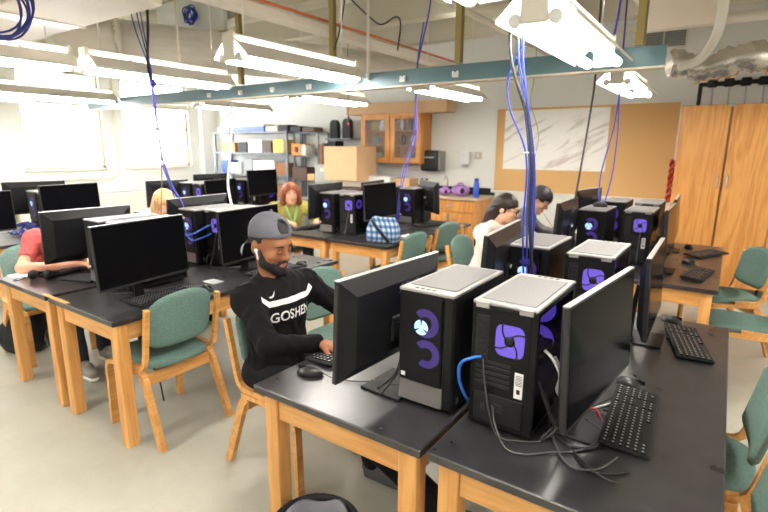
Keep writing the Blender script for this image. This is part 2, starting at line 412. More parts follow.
# teal hanging rail with outlet clips and olive hangers
RAIL = mat('teal_steel', srgb(92, 122, 130), .45)
t = thing('service_rail', 'grey-teal steel service rail hanging across the whole room', 'rail', (-3.7, 3.5, 2.135))
MB().box((-3.6, -.03, .008), (3.3, .03, .125), .004).build('beam', RAIL, t)
MB().box((-3.6, -.045, -.004), (3.3, .045, .008)).build('lower_flange', mat('cream_steel', srgb(205, 196, 176), .5), t)
for x in (-4.65, -4.15, -3.69, -3.22, -2.70, -2.22, -1.76, -1.31, -.86):
    mb = MB(); mb.box((x+3.7-.022, -.05, .035), (x+3.7+.022, -.029, .05)); mb.box((x+3.7-.022, -.05, .05), (x+3.7-.012, -.03, .078)); mb.box((x+3.7+.012, -.05, .05), (x+3.7+.022, -.03, .078)); mb.box((x+3.7-.004, -.05, .05), (x+3.7+.004, -.03, .07))
    mb.build('cable_clip', WHITE, t)
OLIVE = mat('olive_strut', srgb(164, 146, 88), .5)
for x, lb in ((-4.15, 'olive steel hanger left of the nearest left strip light'), (-2.95, 'olive steel hanger above the rail, second from the left'), (-1.75, 'olive steel hanger above the rail, right of the photo centre'), (-.55, 'olive steel hanger at the right end of the rail')):
    mb = MB(); mb.box((x-.022, 3.46, 2.27), (x+.022, 3.50, ZC)); 
    o = mb.build('hanger_strut', OLIVE); tag(o, lb, 'hanger', 'olive rail hangers')
    MB().box((x+.0225, 3.462, 2.27), (x+.03, 3.498, ZC)).build('strut_lip', mat('olive_dark', srgb(120, 104, 58), .5), o)
for x, y, lb in ((-4.45, 3.0, 'thin white rod above the left aisle strip light'), (-2.55, 3.45, 'thin white rod right of the olive hanger near photo centre')):
    tag(MB().cyl((x, y, 2.2), (x, y, ZC), .012, 8).build('hanger_rod', DUCT), lb, 'rod', 'thin ceiling rods')

# ------------------------------------------------------------------ strip lights
FIX = mat('fixture_enamel', srgb(218, 212, 200), .4)
TUBE = mat('fluorescent_tube', (1, 1, 1), .4, emit=(1, .975, .93), estr=17.)
CAPM = mat('tube_cap', (.75, .75, .74), .4)
def make_light(L=1.25):
    root = thing('strip_light', 'white industrial strip light', 'ceiling light'); h = L/2
    MB().box((-.05, -h, .085), (.05, h, .175), .006).build('housing', FIX, root)
    mb = MB()
    for s in (-1, 1):
        # slotted upper wing: solid lower strip plus bridges between the slots
        a = (s*.05, .135); b = (s*.075, .122); c = (s*.158, .042); d = (s*.16, .028)
        for (p, q, segs) in ((b, c, [(-h, h)]), (c, d, [(-h, h)]), (a, b, [(-h+k*(2*h-.02)/4, -h+k*(2*h-.02)/4+.02) for k in range(5)])):
            for y0, y1 in segs:
                n = Vector((-(q[1]-p[1]), q[0]-p[0])).normalized()*.002
                mb.prism([(p[0]-n.x, p[1]-n.y), (q[0]-n.x, q[1]-n.y), (q[0]+n.x, q[1]+n.y), (p[0]+n.x, p[1]+n.y)], y0, y1, 'Y')
    mb.build('reflector', FIX, root)
    for s in (-1, 1):
        MB().box((-.055, s*h-.012, .012), (.055, s*h+.012, .185), .006).build('end_cap', FIX, root)
    for s in (-1, 1):
        tb = MB().cyl((s*.08, -h+.03, .03), (s*.08, h-.03, .03), .025, 14).build('tube', TUBE, root)
        MB().cyl((s*.08, -h+.0, .03), (s*.08, -h+.03, .03), .026, 12).build('socket', CAPM, tb); MB().cyl((s*.08, h-.03, .03), (s*.08, h, .03), .026, 12).build('socket', CAPM, tb)
    for y in (-h*.8, h*.8): MB().cyl((0, y, .17), (0, y, 1.0), .004, 6).build('hanger_wire', GALV, root)
    return root
LPROTO = make_light()
LIGHTS = [(-.70, 2.65, 2.12, 'strip light over the nearest front tables, top centre right of the photo'),
 (-2.73, 2.83, 2.185, 'strip light above the man in the backward cap'),
 (-4.02, 2.55, 2.18, 'strip light crossing in front of the round duct'),
 (-6.62, 2.83, 2.18, 'strip light farthest left, in front of the first window'),
 (-4.1, 1.22, 2.18, 'strip light at the left photo edge below the rectangular duct'),
 (-.86, 5.2, 2.17, 'strip light in front of the bare half of the corkboard'),
 (-2.57, 4.95, 2.19, 'strip light right of the wall cupboard, beyond the rail'),
 (-4.15, 4.85, 2.19, 'strip light in front of the long carton on the cupboard'),
 (-6.15, 5.0, 2.18, 'strip light above the metal shelving'),
 (-.72, 1.05, 2.12, 'strip light over the near edge of the front tables'), (-2.73, -.6, 2.185, 'strip light beside the near side aisle'),
 (-.72, -.8, 2.3, 'strip light near the entrance, right row'), (-2.9, -.8, 2.3, 'strip light near the entrance, middle row'), (-6.62, .9, 2.2, 'strip light near the window wall'), (1.5, 2.65, 2.3, 'strip light by the right wall'), (1.3, 5.2, 2.3, 'strip light before the right hand wardrobe'), (1.5, .3, 2.3, 'strip light by the right wall near the entrance'), (-5.2, -.8, 2.3, 'strip light near the entrance, left row'), (-8.3, 5.0, 2.25, 'strip light beside the second window'), (-8.3, 2.6, 2.25, 'strip light before the first window')]
VISIBLE_L = [0, 1, 2, 3, 4, 5, 6, 7, 8]
for i, (x, y, z, lb) in enumerate(LIGHTS):
    inst(LPROTO, (x, y, z), 0, 'white '+lb, 'white strip lights')
# ------------------------------------------------------------------ back wall
CORK = mat('cork', srgb(214, 172, 116), .85, 0, .2, noise=(120, .08, (1, 1, 1)))
ALU = mat('aluminium', srgb(222, 220, 214), .4)
t = thing('corkboard', 'wide tan corkboard with aluminium frame on the back wall', 'notice board', (-1.825, 7.45, 1.03))
MB().box((-1.205, -.025, 0), (1.205, 0, 1.22)).build('cork_panel', CORK, t)
mb = MB(); mb.box((-1.25, -.04, -.04), (1.25, 0, 0)); mb.box((-1.25, -.04, 1.22), (1.25, 0, 1.255)); mb.box((-1.25, -.04, 0), (-1.205, 0, 1.22)); mb.box((1.205, -.04, 0), (1.25, 0, 1.22))
mb.build('frame', ALU, t)
def map_mat():
    m = bpy.data.materials.new('map_paper'); m.use_nodes = True; nt = m.node_tree; b = nt.nodes['Principled BSDF']
    tc = nt.nodes.new('ShaderNodeTexCoord'); mp = nt.nodes.new('ShaderNodeMapping'); mp.inputs['Scale'].default_value = (.8, 1, 5); mp0 = nt.nodes.new('ShaderNodeMapping'); mp0.inputs['Rotation'].default_value = (0, R(30), 0)
    nt.links.new(tc.outputs['Object'], mp0.inputs['Vector']); nt.links.new(mp0.outputs[0], mp.inputs['Vector'])
    n = nt.nodes.new('ShaderNodeTexNoise'); n.inputs['Scale'].default_value = 1.6; n.inputs['Detail'].default_value = 5; n.inputs['Roughness'].default_value = .6; n.inputs['Distortion'].default_value = .5
    nt.links.new(mp.outputs[0], n.inputs['Vector'])
    cr = nt.nodes.new('ShaderNodeValToRGB'); e = cr.color_ramp.elements
    e[0].position = .36; e[0].color = (*srgb(206, 196, 188), 1); e[1].position = .47; e[1].color = (*srgb(242, 240, 234), 1)
    nt.links.new(n.outputs['Fac'], cr.inputs[0]); nt.links.new(cr.outputs[0], b.inputs['Base Color']); b.inputs['Roughness'].default_value = .6
    return m
tag(MB().box((-.735, -.004, -.43), (.735, 0, .43)).build('wall_map', map_mat(), None, (-2.17, 7.424, 1.79)), 'large pale relief map with grey-brown ridges pinned to the corkboard', 'map')

# oak wardrobes
def wardrobe(x, label):
    t = thing('wardrobe', label, 'wardrobe', (x, 7.15, 0), 0, 'tall oak wardrobes')
    MB().box((-.485, -.26, .1), (.485, .29, 2.16), .003).build('body', WARD, t)
    MB().box((-.47, -.2, 0), (.47, .29, .1)).build('plinth', BASE, t)
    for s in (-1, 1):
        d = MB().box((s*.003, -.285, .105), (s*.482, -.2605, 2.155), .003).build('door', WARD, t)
        MB().box((s*.0028, -.2862, .105), (s*.010, -.2852, 2.155)).build('seam_shade', mat('seam_shade_brown', srgb(96, 60, 28), .5), d)  # dark strip paints in the shade of the gap between the doors
        mb = MB(); mb.tube([(s*.045, -.286, 1.24), (s*.045, -.315, 1.245), (s*.045, -.315, 1.375), (s*.045, -.286, 1.38)], .007, 8); mb.build('handle', SILV, d)
    MB().box((-.03, -.288, 2.135), (.03, -.27, 2.165), .002).build('latch', SILV, t)
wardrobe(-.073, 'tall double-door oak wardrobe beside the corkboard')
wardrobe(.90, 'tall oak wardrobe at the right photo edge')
# rack of clamps on top of the wardrobe
t = thing('clamp_rack', 'black clamp rack with hanging silver rods on top of the wardrobe', 'rack', (.2, 7.15, 2.16))
MB().tube([(-.62, 0, .25), (.75, 0, .27)], .026, 10).build('rail', BLKM, t)
for x in (-.62, .75):
    mb = MB(); mb.box((x-.02, -.03, 0), (x+.02, .03, .27), .006); mb.box((x-.06, -.08, 0), (x+.06, .08, .012), .004); mb.build('upright', BLKM, t)
for k in range(8):
    x = -.5+k*.16; mb = MB(); mb.box((x-.055, -.045, .215), (x+.045, .045, .305), .012); mb.tube([(x, -.03, .255), (x+.02, -.06, .262)], .012, 8)
    c = mb.build('clamp', BLKM, t)
    MB().tube([(x, 0, .235), (x+.01, 0, .01)], .009, 8).build('rod', SILV, c)
# red ribbon-like strip
RED = mat('red_plastic', srgb(170, 44, 34), .5, noise=(40, .6, (1, 1, 1)))
mb = MB()
for k in range(3):
    mb.tube([(-.605+.03*math.cos(t*.5+k*2.1), 7.25+.03*math.sin(t*.5+k*2.1), 1.02+t*.02) for t in range(27)], .018, 6)
tag(mb.build('red_streamer', RED), 'twisted red streamer hanging at the left edge of the wardrobe', 'streamer')

# glazed wall cupboard
t = thing('wall_cupboard', 'oak wall cupboard with two glazed doors on the back wall', 'cupboard', (-4.8, 7.3, 1.41))
mb = MB(); mb.box((-.61, -.17, 0), (.61, .15, .03)); mb.box((-.61, -.17, .78), (.61, .15, .81)); mb.box((-.61, -.17, .03), (-.58, .15, .78)); mb.box((.58, -.17, .03), (.61, .15, .78)); mb.box((-.61, .13, 0), (.61, .15, .81)); mb.box((-.015, -.17, .03), (.015, .13, .78))
mb.build('carcass', WARD, t)
for z in (.28, .53): MB().box((-.58, -.14, z), (.58, .13, z+.018)).build('shelf', WARD, t)
for s in (-1, 1):
    a, b = (.01, .6) if s > 0 else (-.6, -.01); mb = MB()
    mb.box((a, -.192, .01), (b, -.171, .09)); mb.box((a, -.192, .72), (b, -.171, .80)); mb.box((a, -.192, .09), (a+.085, -.171, .72)); mb.box((b-.085, -.192, .09), (b, -.171, .72))
    d = mb.build('door', WARD, t)
    MB().box((a+.085, -.184, .09), (b-.085, -.179, .72)).build('pane', CLEAR, d)
PAL = {'white': WHITE, 'card': mat('cardboard', srgb(206, 168, 122), .8, noise=(30, .05, (1, 1, 1))), 'brown': mat('brown_card', srgb(150, 100, 62), .75), 'yellow': mat('yellow_box', srgb(232, 186, 52), .5), 'orange': mat('orange_box', srgb(224, 132, 38), .5), 'black': BLKM, 'blue': mat('blue_plastic', srgb(44, 84, 196), .4), 'grey': mat('grey_box', srgb(150, 152, 152), .55), 'pale': mat('pale_box', srgb(214, 208, 196), .6), 'tan': mat('tan_carton', srgb(206, 170, 128), .75), 'dark': mat('dark_brown', srgb(84, 58, 42), .6)}
cup = [(-.45, .548, .12, .16, 'yellow', 'yellowish jar on the upper left cupboard shelf'), (-.28, .548, .10, .17, 'white', 'white jar beside the yellowish jar in the cupboard'), (.12, .548, .05, .2, 'white', 'tall white bottle in the right cupboard half, upper shelf left'), (.26, .548, .05, .18, 'grey', 'grey bottle in the right cupboard half, upper shelf middle'), (.4, .548, .06, .2, 'white', 'white bottle in the right cupboard half, upper shelf right'), (-.4, .298, .13, .15, 'grey', 'grey tin on the middle left cupboard shelf'), (.16, .298, .08, .17, 'dark', 'dark jar on the middle right cupboard shelf'), (.36, .298, .09, .16, 'white', 'white jar on the middle right cupboard shelf'), (-.35, .031, .15, .14, 'white', 'white tub at the bottom left of the cupboard'), (.3, .031, .12, .15, 'grey', 'grey tub at the bottom right of the cupboard')]
for x, z, wd, h, c, lb in cup:
    mb = MB(); mb.lathe([(wd/2, 0), (wd/2, h*.8), (wd*.36, h*.88), (wd*.36, h), (0.001, h)], 14)
    o = mb.build('storage_jar', PAL[c]); o.location = (-4.8+x, 7.3, 1.41+z); tag(o, lb, 'jar', 'jars in the wall cupboard')
def carton(name, label, c, size, m, cat='box', group=None, rz=0, lid=None, tape=False):
    t = thing(name, label, cat, c, rz, group); a, b, h = size
    MB().box((-a/2, -b/2, 0), (a/2, b/2, h), .004).build('body', m, t)
    if lid: MB().box((-a/2-.006, -b/2-.006, h-.035), (a/2+.006, b/2+.006, h+.004), .004).build('lid', lid, t)
    if tape:
        MB().box((-a/2-.001, -.025, h*.75), (a/2+.001, .025, h+.0012)).build('tape', PAL['tan'], t)
    return t
carton('long_carton', 'long tan carton lying on top of the wall cupboard', (-4.75, 7.28, 2.222), (2.0, .3, .185), PAL['tan'], tape=True)
# towel and soap dispensers, switch
t = thing('towel_dispenser', 'black paper towel dispenser on the back wall', 'dispenser', (-4.08, 7.45, 1.29))
MB().box((-.2, -.22, 0), (.13, 0, .34), .05, None, 4).build('cover', mat('smoke_plastic', (.02, .02, .022), .2), t)
MB().box((.131, -.2, .02), (.17, 0, .33), .01).build('side_plate', mat('dispenser_grey', srgb(140, 138, 132), .4), t)
MB().box((-.16, -.224, .215), (.07, -.2205, .235)).build('handle', SILV, t)
t = thing('soap_dispenser', 'white soap dispenser on the wall right of the towel dispenser', 'dispenser', (-3.53, 7.45, 1.37))
MB().box((-.08, -.1, .04), (.08, 0, .25), .03, None, 3).build('cover', WHITE, t); MB().box((-.045, -.11, 0), (.045, -.02, .05), .012).build('push_bar', mat('pale_grey', (.5, .5, .5), .4), t)
t = thing('light_switch', 'small beige light switch on the wall beside the corkboard', 'switch', (-3.33, 7.45, 1.5))
MB().box((-.06, -.012, 0), (.06, 0, .11), .004).build('plate', mat('beige_plate', srgb(196, 184, 158), .4), t); MB().box((-.012, -.022, .035), (.012, -.012, .075), .003).build('toggle', WHITE, t)
# base cabinets and worktop
for k, (x0, x1, lb) in enumerate(((-3.95, -3.05, 'oak base cabinet at the right end of the back counter'), (-4.87, -3.96, 'oak base cabinet under the back counter behind the bag table'), (-5.8, -4.88, 'oak base cabinet under the large cardboard box'))):
    t = thing('base_cabinet', lb, 'cabinet', ((x0+x1)/2, 7.12, 0), 0, 'oak base cabinets'); hw = (x1-x0)/2
    MB().box((-hw, -.27, .08), (hw, .32, .9), .003).build('body', WARD, t); MB().box((-hw, -.22, 0), (hw, .32, .08)).build('plinth', BASE, t)
    d = MB().box((-hw+.02, -.29, .72), (hw-.02, -.2705, .88), .003).build('drawer', WARD, t)
    MB().box((-.06, -.305, .79), (.06, -.2905, .81), .004).build('handle', SILV, d)
    for s in (-1, 1):
        dd = MB().box((s*.01, -.29, .1), (s*(hw-.02), -.2705, .70), .003).build('door', WARD, t)
        MB().box((s*.04-.008, -.305, .55), (s*.04+.008, -.2905, .67), .004).build('handle', SILV, dd)
t = thing('worktop', 'tan worktop with black upstand along the back wall counter', 'worktop', (-4.42, 7.12, .90))
MB().box((-1.42, -.33, .0), (1.40, .33, .04), .004).build('top', mat('laminate_tan', srgb(196, 176, 148), .4), t)
MB().box((-1.42, .30, .0405), (1.40, .329, .15), .003).build('upstand', BLKM, t)
PURPB = mat('purple_fabric', srgb(168, 122, 190), .6, noise=(9, .25, (1, 1, 1)))
for x, y, r, lb in ((-3.66, 6.98, .10, 'small lilac bag on the back counter, left of the pair'), (-3.40, 7.0, .145, 'larger lilac bag with dark opening on the back counter')):
    t = thing('lilac_bag', lb, 'bag', (x, y, .94), 0, 'lilac bags on the counter')
    MB().ell((0, 0, r*.62), (r*1.05, r*.7, r*.62), 20, 12).build('body', PURPB, t)
    MB().ell((r*.45, -r*.52, r*.62), (r*.28, r*.2, r*.3), 12, 8).build('opening', BLKM, t)
    MB().tube(spline([(-r*.4, 0, r*1.1), (-r*.2, 0, r*1.35), (r*.2, 0, r*1.35), (r*.4, 0, r*1.1)], 5), .012, 6).build('handle', PURPB, t)
t = thing('water_bottle', 'blue water bottle on the back counter next to the lilac bag', 'bottle', (-3.13, 6.98, .94))
MB().lathe([(.04, 0), (.044, .02), (.044, .2), (.03, .235), (.03, .24)], 20).build('body', PAL['blue'], t); MB().lathe([(.034, .241), (.036, .27), (.02, .285), (.001, .286)], 18).build('cap', mat('blue_dark', srgb(34, 60, 150), .4), t)
t = thing('faucet', 'thin chrome gooseneck tap at the back counter', 'tap', (-3.75, 7.25, .94))
MB().tube(spline([(0, 0, 0), (0, 0, .2), (0, -.03, .27), (0, -.09, .28), (0, -.12, .23)], 6), .009, 8).build('spout', CHROME, t); MB().lathe([(.025, 0), (.02, .03), (.012, .04)], 14).build('base', CHROME, t)
carton('white_carton', 'white carton on the back counter under the glazed cupboard', (-4.85, 6.98, .94), (.5, .3, .26), PAL['white'])
carton('small_carton', 'tan carton beside the white carton on the back counter', (-4.4, 7.0, .94), (.32, .28, .24), PAL['tan'])
for k, (x, lb) in enumerate(((-4.12, 'black spray bottle on the counter, left one under the cupboard'), (-4.03, 'black spray bottle on the counter, right one under the cupboard'))):
    t = thing('spray_bottle', lb, 'bottle', (x, 7.05, .94), .5, 'black bottles on the counter')
    MB().lathe([(.035, 0), (.037, .13), (.015, .18), (.015, .21)], 14).build('body', BLKM, t); MB().box((-.02, -.05, .2101), (.02, .02, .245), .006).build('trigger', BLKM, t)
# big cardboard box on a pile of trays
t = thing('flat_tray', 'dark flat tray under the big cardboard box', 'tray', (-5.32, 6.93, .94)); MB().box((-.45, -.28, 0), (.45, .28, .075), .006).build('tray', PAL['dark'], t)
t = thing('white_tray', 'pale tray on the dark tray under the big cardboard box', 'tray', (-5.32, 6.93, 1.016)); MB().box((-.42, -.27, 0), (.42, .27, .10), .006).build('tray', PAL['pale'], t)
t = thing('cardboard_box', 'big plain cardboard box in front of the wall cupboard', 'box', (-5.40, 6.79, 1.117), R(-3))
MB().box((-.37, -.26, 0), (.37, .26, .56), .005).build('body', mat('cardboard_plain', srgb(214, 178, 136), .8, noise=(5, .03, (1, 1, 1))), t)
MB().box((-.37, -.26, .5605), (.37, -.002, .566)).build('flap', PAL['card'], t); MB().box((-.37, .002, .5605), (.37, .26, .566)).build('flap', PAL['card'], t)
MB().box((-.371, -.03, .5665), (.371, .03, .5685)).build('tape', PAL['tan'], t)

# steel shelving
STEEL = mat('shelf_steel', srgb(116, 120, 126), .5, 0)
t = thing('shelving_unit', 'grey steel shelving unit in the far left corner', 'shelving', (-8.2, 7.2, 0))
for x in (-1.12, 1.06):
    for y in (-.22, .2): MB().box((x, y-.02, 0), (x+.06, y+.02, 1.97)).build('post', STEEL, t)
SHZ = (.12, .62, 1.08, 1.52, 1.93)
for z in SHZ: MB().box((-1.12, -.24, z), (1.12, .22, z+.035), .003).build('shelf', STEEL, t)
SH = [ # x, y, z index, size, colour, label
 (-.86, 4, (.34, .3, .10), 'white', 'white flat carton at the left end of the top shelf'), (-.1, 4, (1.0, .3, .14), 'blue', 'long blue crate with pale lid on the top shelf'), (.62, 4, (.34, .3, .1), 'pale', 'pale carton on the top shelf, right of the long blue crate'), (.94, 4, (.26, .3, .12), 'black', 'black case at the right end of the top shelf'),
 (-.72, 3, (.42, .3, .2), 'orange', 'orange-brown carton on the second shelf, far left'), (-.28, 3, (.28, .3, .2), 'black', 'dark case on the second shelf between brown and white cartons'), (.12, 3, (.42, .3, .24), 'white', 'white carton in the middle of the second shelf'), (.48, 3, (.22, .3, .2), 'dark', 'dark brown carton on the second shelf left of the yellow one'), (.80, 3, (.30, .3, .26), 'yellow', 'yellow carton on the second shelf'),
 (-.88, 2, (.2, .3, .26), 'blue', 'blue box at the left end of the middle shelf'), (-.52, 2, (.34, .3, .22), 'white', 'white box on the middle shelf next to the blue box'), (-.15, 2, (.26, .26, .3), 'grey', 'grey drum-like case on the middle shelf'), (.35, 2, (.62, .3, .28), 'white', 'wide white tote on the middle shelf'), (.86, 2, (.28, .3, .24), 'brown', 'brown carton on the middle shelf, right end'),
 (-.7, 1, (.5, .3, .3), 'card', 'cardboard carton on the lower shelf, left'), (0, 1, (.5, .3, .28), 'grey', 'grey carton on the lower shelf, centre'), (.75, 1, (.45, .3, .26), 'brown', 'brown carton on the lower shelf, right')]
for x, zi, sz, c, lb in SH:
    carton('storage_box', lb, (-8.2+x, 7.19, SHZ[zi]+.036), sz, PAL[c], 'box', 'boxes on the steel shelving', 0, PAL['pale'] if c == 'blue' and zi == 4 else None)
# second bay seen end-on: orange box, binders, bucket
t = thing('shelving_unit', 'short grey steel shelving bay right of the corner unit', 'shelving', (-6.72, 7.2, 0))
for x in (-.32, .30):
    for y in (-.1, .2): MB().box((x, y-.015, 0), (x+.03, y+.015, 1.95)).build('post', STEEL, t)
for z in (.12, 1.02, 1.48, 1.92): MB().box((-.32, -.115, z), (.33, .215, z+.03), .003).build('shelf', STEEL, t)
for x, z, sz, c, lb in ((-.17, 1.951, (.26, .25, .1), 'black', 'black case on top of the short shelving bay, left'), (.16, 1.951, (.3, .25, .08), 'dark', 'dark brown case on top of the short shelving bay, right'), (-.16, 1.511, (.26, .25, .22), 'orange', 'orange box with dark round mark on the short shelving bay'), (.0, 1.511, (.05, .25, .2), 'white', 'white upright binder beside the orange box'), (.06, 1.511, (.05, .25, .2), 'pale', 'pale upright binder beside the white binder'), (-.1, 1.051, (.38, .25, .24), 'dark', 'dark brown box on the short bay middle shelf'), (.2, 1.051, (.18, .25, .12), 'card', 'small tan box on the short bay middle shelf')):
    o = carton('storage_box', lb, (-6.72+x, 7.13, z), sz, PAL[c], 'box', 'boxes on the steel shelving')
    if c == 'orange': MB().lathe([(.06, 0), (.06, .003), (.001, .0035)], 16, M=Matrix.Translation((0, -.125, .11)) @ Matrix.Rotation(R(90), 4, 'X')).build('round_mark', PAL['dark'], o)
t = thing('steel_bucket', 'grey steel bucket on the floor level of the short bay behind the red-haired woman', 'bucket', (-6.68, 6.85, 0))
MB().lathe([(.15, 0), (.19, .72), (.2, .73), (.185, .72), (.001, .66)], 22).build('body', mat('bucket_grey', srgb(176, 178, 178), .4), t)
t = thing('filing_cabinet', 'light grey filing cabinet between the shelving and the cardboard box', 'filing cabinet', (-6.12, 7.15, 0))
MB().box((-.2, -.25, 0), (.2, .28, 1.36), .006).build('body', mat('filing_grey', srgb(166, 168, 164), .45), t)
for k in range(4):
    d = MB().box((-.185, -.265, .04+k*.33), (.185, -.2505, .04+k*.33+.31), .004).build('drawer', MATS['filing_grey'], t)
    MB().box((-.05, -.275, .04+k*.33+.2), (.05, -.2655, .04+k*.33+.26), .002).build('label_holder', PAL['pale'], d)
for x, c, h, lb in ((-6.27, 'brown', .36, 'tall brown binder on the filing cabinet, leftmost'), (-6.20, 'dark', .38, 'dark brown binder on the filing cabinet, second from left')):
    carton('binder', lb, (x, 7.15, 1.361), (.06, .28, h), PAL[c], 'binder', 'binders on the filing cabinet')
t = thing('speaker_box', 'black speaker on the filing cabinet', 'speaker', (-6.05, 7.18, 1.361)); MB().box((-.1, -.12, 0), (.1, .12, .42), .008).build('cabinet', BLKM, t)
MB().lathe([(.07, 0), (.07, .004), (.001, .005)], 18, M=Matrix.Translation((0, -.1205, .2)) @ Matrix.Rotation(R(90), 4, 'X')).build('cone', DGRY, t)
for x, h, lb in ((-6.17, .27, 'left of two black rounded cases standing on the wall cabinet top'), (-5.86, .3, 'right of two black rounded cases standing near the cupboard')):
    pass
SHELFB = thing('wall_bracket_shelf', 'small wall shelf holding two black rounded cases', 'shelf', (-5.98, 7.3, 1.80)); MB().box((-.3, -.14, 0), (.3, .15, .03), .003).build('board', STEEL, SHELFB)
for x, h, lb in ((-6.13, .33, 'left of the two black rounded cases beside the wall cupboard'), (-5.83, .35, 'right of the two black rounded cases beside the wall cupboard')):
    t = thing('rounded_case', lb, 'case', (x, 7.27, 1.831), 0, 'black rounded cases')
    poly = [(-.085, 0), (.085, 0)]+[(.085*math.cos(a), h-.085+.085*math.sin(a)) for a in np.linspace(0, math.pi, 12)]
    MB().prism(poly, -.05, .05, 'Y').build('shell', BLKM, t)
    MB().box((-.03, -.056, .06), (.03, -.0505, h-.09), .002).build('grille', DGRY, t)

# ------------------------------------------------------------------ lab tables
TW, TL, TH_ = .745, 1.83, .76
def make_table():
    t = thing('lab_table', 'lab table', 'table')
    MB().box((-TW/2, -TL/2, TH_-.03), (TW/2, TL/2, TH_), .004).build('tabletop', RESIN, t)
    lx, ly, s = TW/2-.062, TL/2-.062, .034
    for a in (-1, 1):
        for b in (-1, 1): MB().box((a*lx-s, b*ly-s, 0), (a*lx+s, b*ly+s, TH_-.0305), .004).build('leg', OAKZ, t)
    for b in (-1, 1): MB().box((-lx+s, b*(ly+.012)-.011, TH_-.135), (lx-s, b*(ly+.012)+.011, TH_-.0305), .002).build('apron', OAKX, t)
    for a in (-1, 1): MB().box((a*(lx+.012)-.011, -ly+s, TH_-.135), (a*(lx+.012)+.011, ly-s, TH_-.0305), .002).build('apron', OAKY, t)
    return t
TP = make_table()
# name: x left edge, y near edge
TAB = {'A': (-1.412, 1.165, 'black-topped oak table the man in the cap sits at'), 'B': (-.650, 1.175, 'black-topped oak table nearest the camera at front right'),
 'C': (-3.285, 1.205, 'black-topped oak table with the single tucked chair, left aisle'), 'D': (-4.075, 1.205, 'black-topped oak table the person in the red shirt leans on'),
 'E1': (-1.465, 3.80, 'black-topped oak table where the two students sit, centre right'), 'E2': (-.712, 3.80, 'black-topped oak table in front of the oak wardrobe'),
 'F2': (-3.285, 3.735, 'black-topped oak table carrying the plaid bag'), 'F1': (-4.05, 3.735, 'black-topped oak table of the red-haired woman'),
 'G': (-6.12, 1.2, 'black-topped oak table at the left photo edge, window side'), 'H': (-6.88, 1.2, 'black-topped oak table nearest the first window'),
 'K2': (-6.12, 3.735, 'black-topped oak table left of the red-haired woman'), 'K1': (-6.88, 3.735, 'black-topped oak table below the second window')}
for k, (x, y, lb) in TAB.items():
    inst(TP, (x+TW/2, y+TL/2, 0), 0, lb, 'black-topped oak lab tables')
# ------------------------------------------------------------------ chairs
def make_chair():
    t = thing('side_chair', 'chair', 'chair')
    def cushion(w, d, z0, z1, fn):
        pass
    # seat: soft superellipse pad, narrower at the rear
    mb = MB(); N, Mm = 36, 7; vs = []; rows = []
    prof = [(.90, 0.), (.985, .18), (1., .5), (.985, .8), (.92, .95), (.7, 1.), (.35, 1.03)]
    for k, (sc, h) in enumerate(prof):
        for i in range(N):
            a = 2*math.pi*i/N; c, s = math.cos(a), math.sin(a)
            x = math.copysign(abs(c)**.5, c)*.225*sc; y = math.copysign(abs(s)**.5, s)*.225*sc
            x *= 1-.12*(y+.225)/.45
            vs.append((x, y, .432+.05*h-.012*max(0, (y/.225))*0))
    fs = [(k*N+i, k*N+(i+1) % N, (k+1)*N+(i+1) % N, (k+1)*N+i) for k in range(len(prof)-1) for i in range(N)]
    fs += [tuple(range(N))[::-1], tuple((len(prof)-1)*N+i for i in range(N))]
    mb.add(vs, fs, True); mb.build('seat', TEAL, t)
    # backrest: curved upholstered panel with arched top
    nu, nv = 20, 20; vs = []; fs = []; mb = MB()
    for side in (1, -1):
        for j in range(nv+1):
            for i in range(nu+1):
                u = -1+2*i/nu; v = -1+2*j/nv
                # map square to rounded outline
                x = .2*u
                ztop = .875-.050*u*u-.045*abs(u)**9; zbot = .545+.012*u*u+.05*abs(u)**9
                z = zbot+(ztop-zbot)*(v+1)/2
                e = max(abs(u), abs(v)); th = .02*math.sqrt(max(0, 1-e**8))+.002
                yc = .19+.20*(z-.5)+.024*(1-u*u)-.024
                vs.append((x, yc+side*th, z))
    M0 = (nu+1)*(nv+1)
    for s in (0, 1):
        for j in range(nv):
            for i in range(nu):
                a = s*M0+j*(nu+1)+i; fs.append((a, a+1, a+nu+2, a+nu+1))
    bd = [i for i in range(nu+1)]+[j*(nu+1)+nu for j in range(1, nv+1)]+[nv*(nu+1)+i for i in range(nu-1, -1, -1)]+[j*(nu+1) for j in range(nv-1, 0, -1)]
    for k in range(len(bd)): a, b = bd[k], bd[(k+1) % len(bd)]; fs.append((a, b, b+M0, a+M0))
    mb.add(vs, fs, True); mb.build('backrest', TEAL, t)
    for s in (-1, 1):
        x = s*.222
        MB().bar([(x, -.215, 0), (x, -.212, .2), (x, -.208, .36), (x, -.198, .40), (x, -.17, .42), (x, -.12, .427), (x, .16, .427)], .042, .024, (1, 0, 0)).build('leg', CHW, t)
        MB().bar([(x*.985, .135, .413), (x*.985, .17, .375), (x*1.02, .30, 0)], .03, .042, (1, 0, 0)).build('leg', CHW, t)
        MB().bar([(x, -.02, .452), (x, .12, .452), (x, .165, .458), (x, .19, .48), (x, .205, .53), (x, .262, .81)], .026, .026, (1, 0, 0)).build('back_post', CHW, t)
    MB().box((-.215, .14, .335), (.215, .162, .41), .004).build('crossrail', CHW, t)
    MB().box((-.2, -.19, .40), (.2, -.165, .431), .003).build('front_rail', CHW, t)
    return t
CP = make_chair()
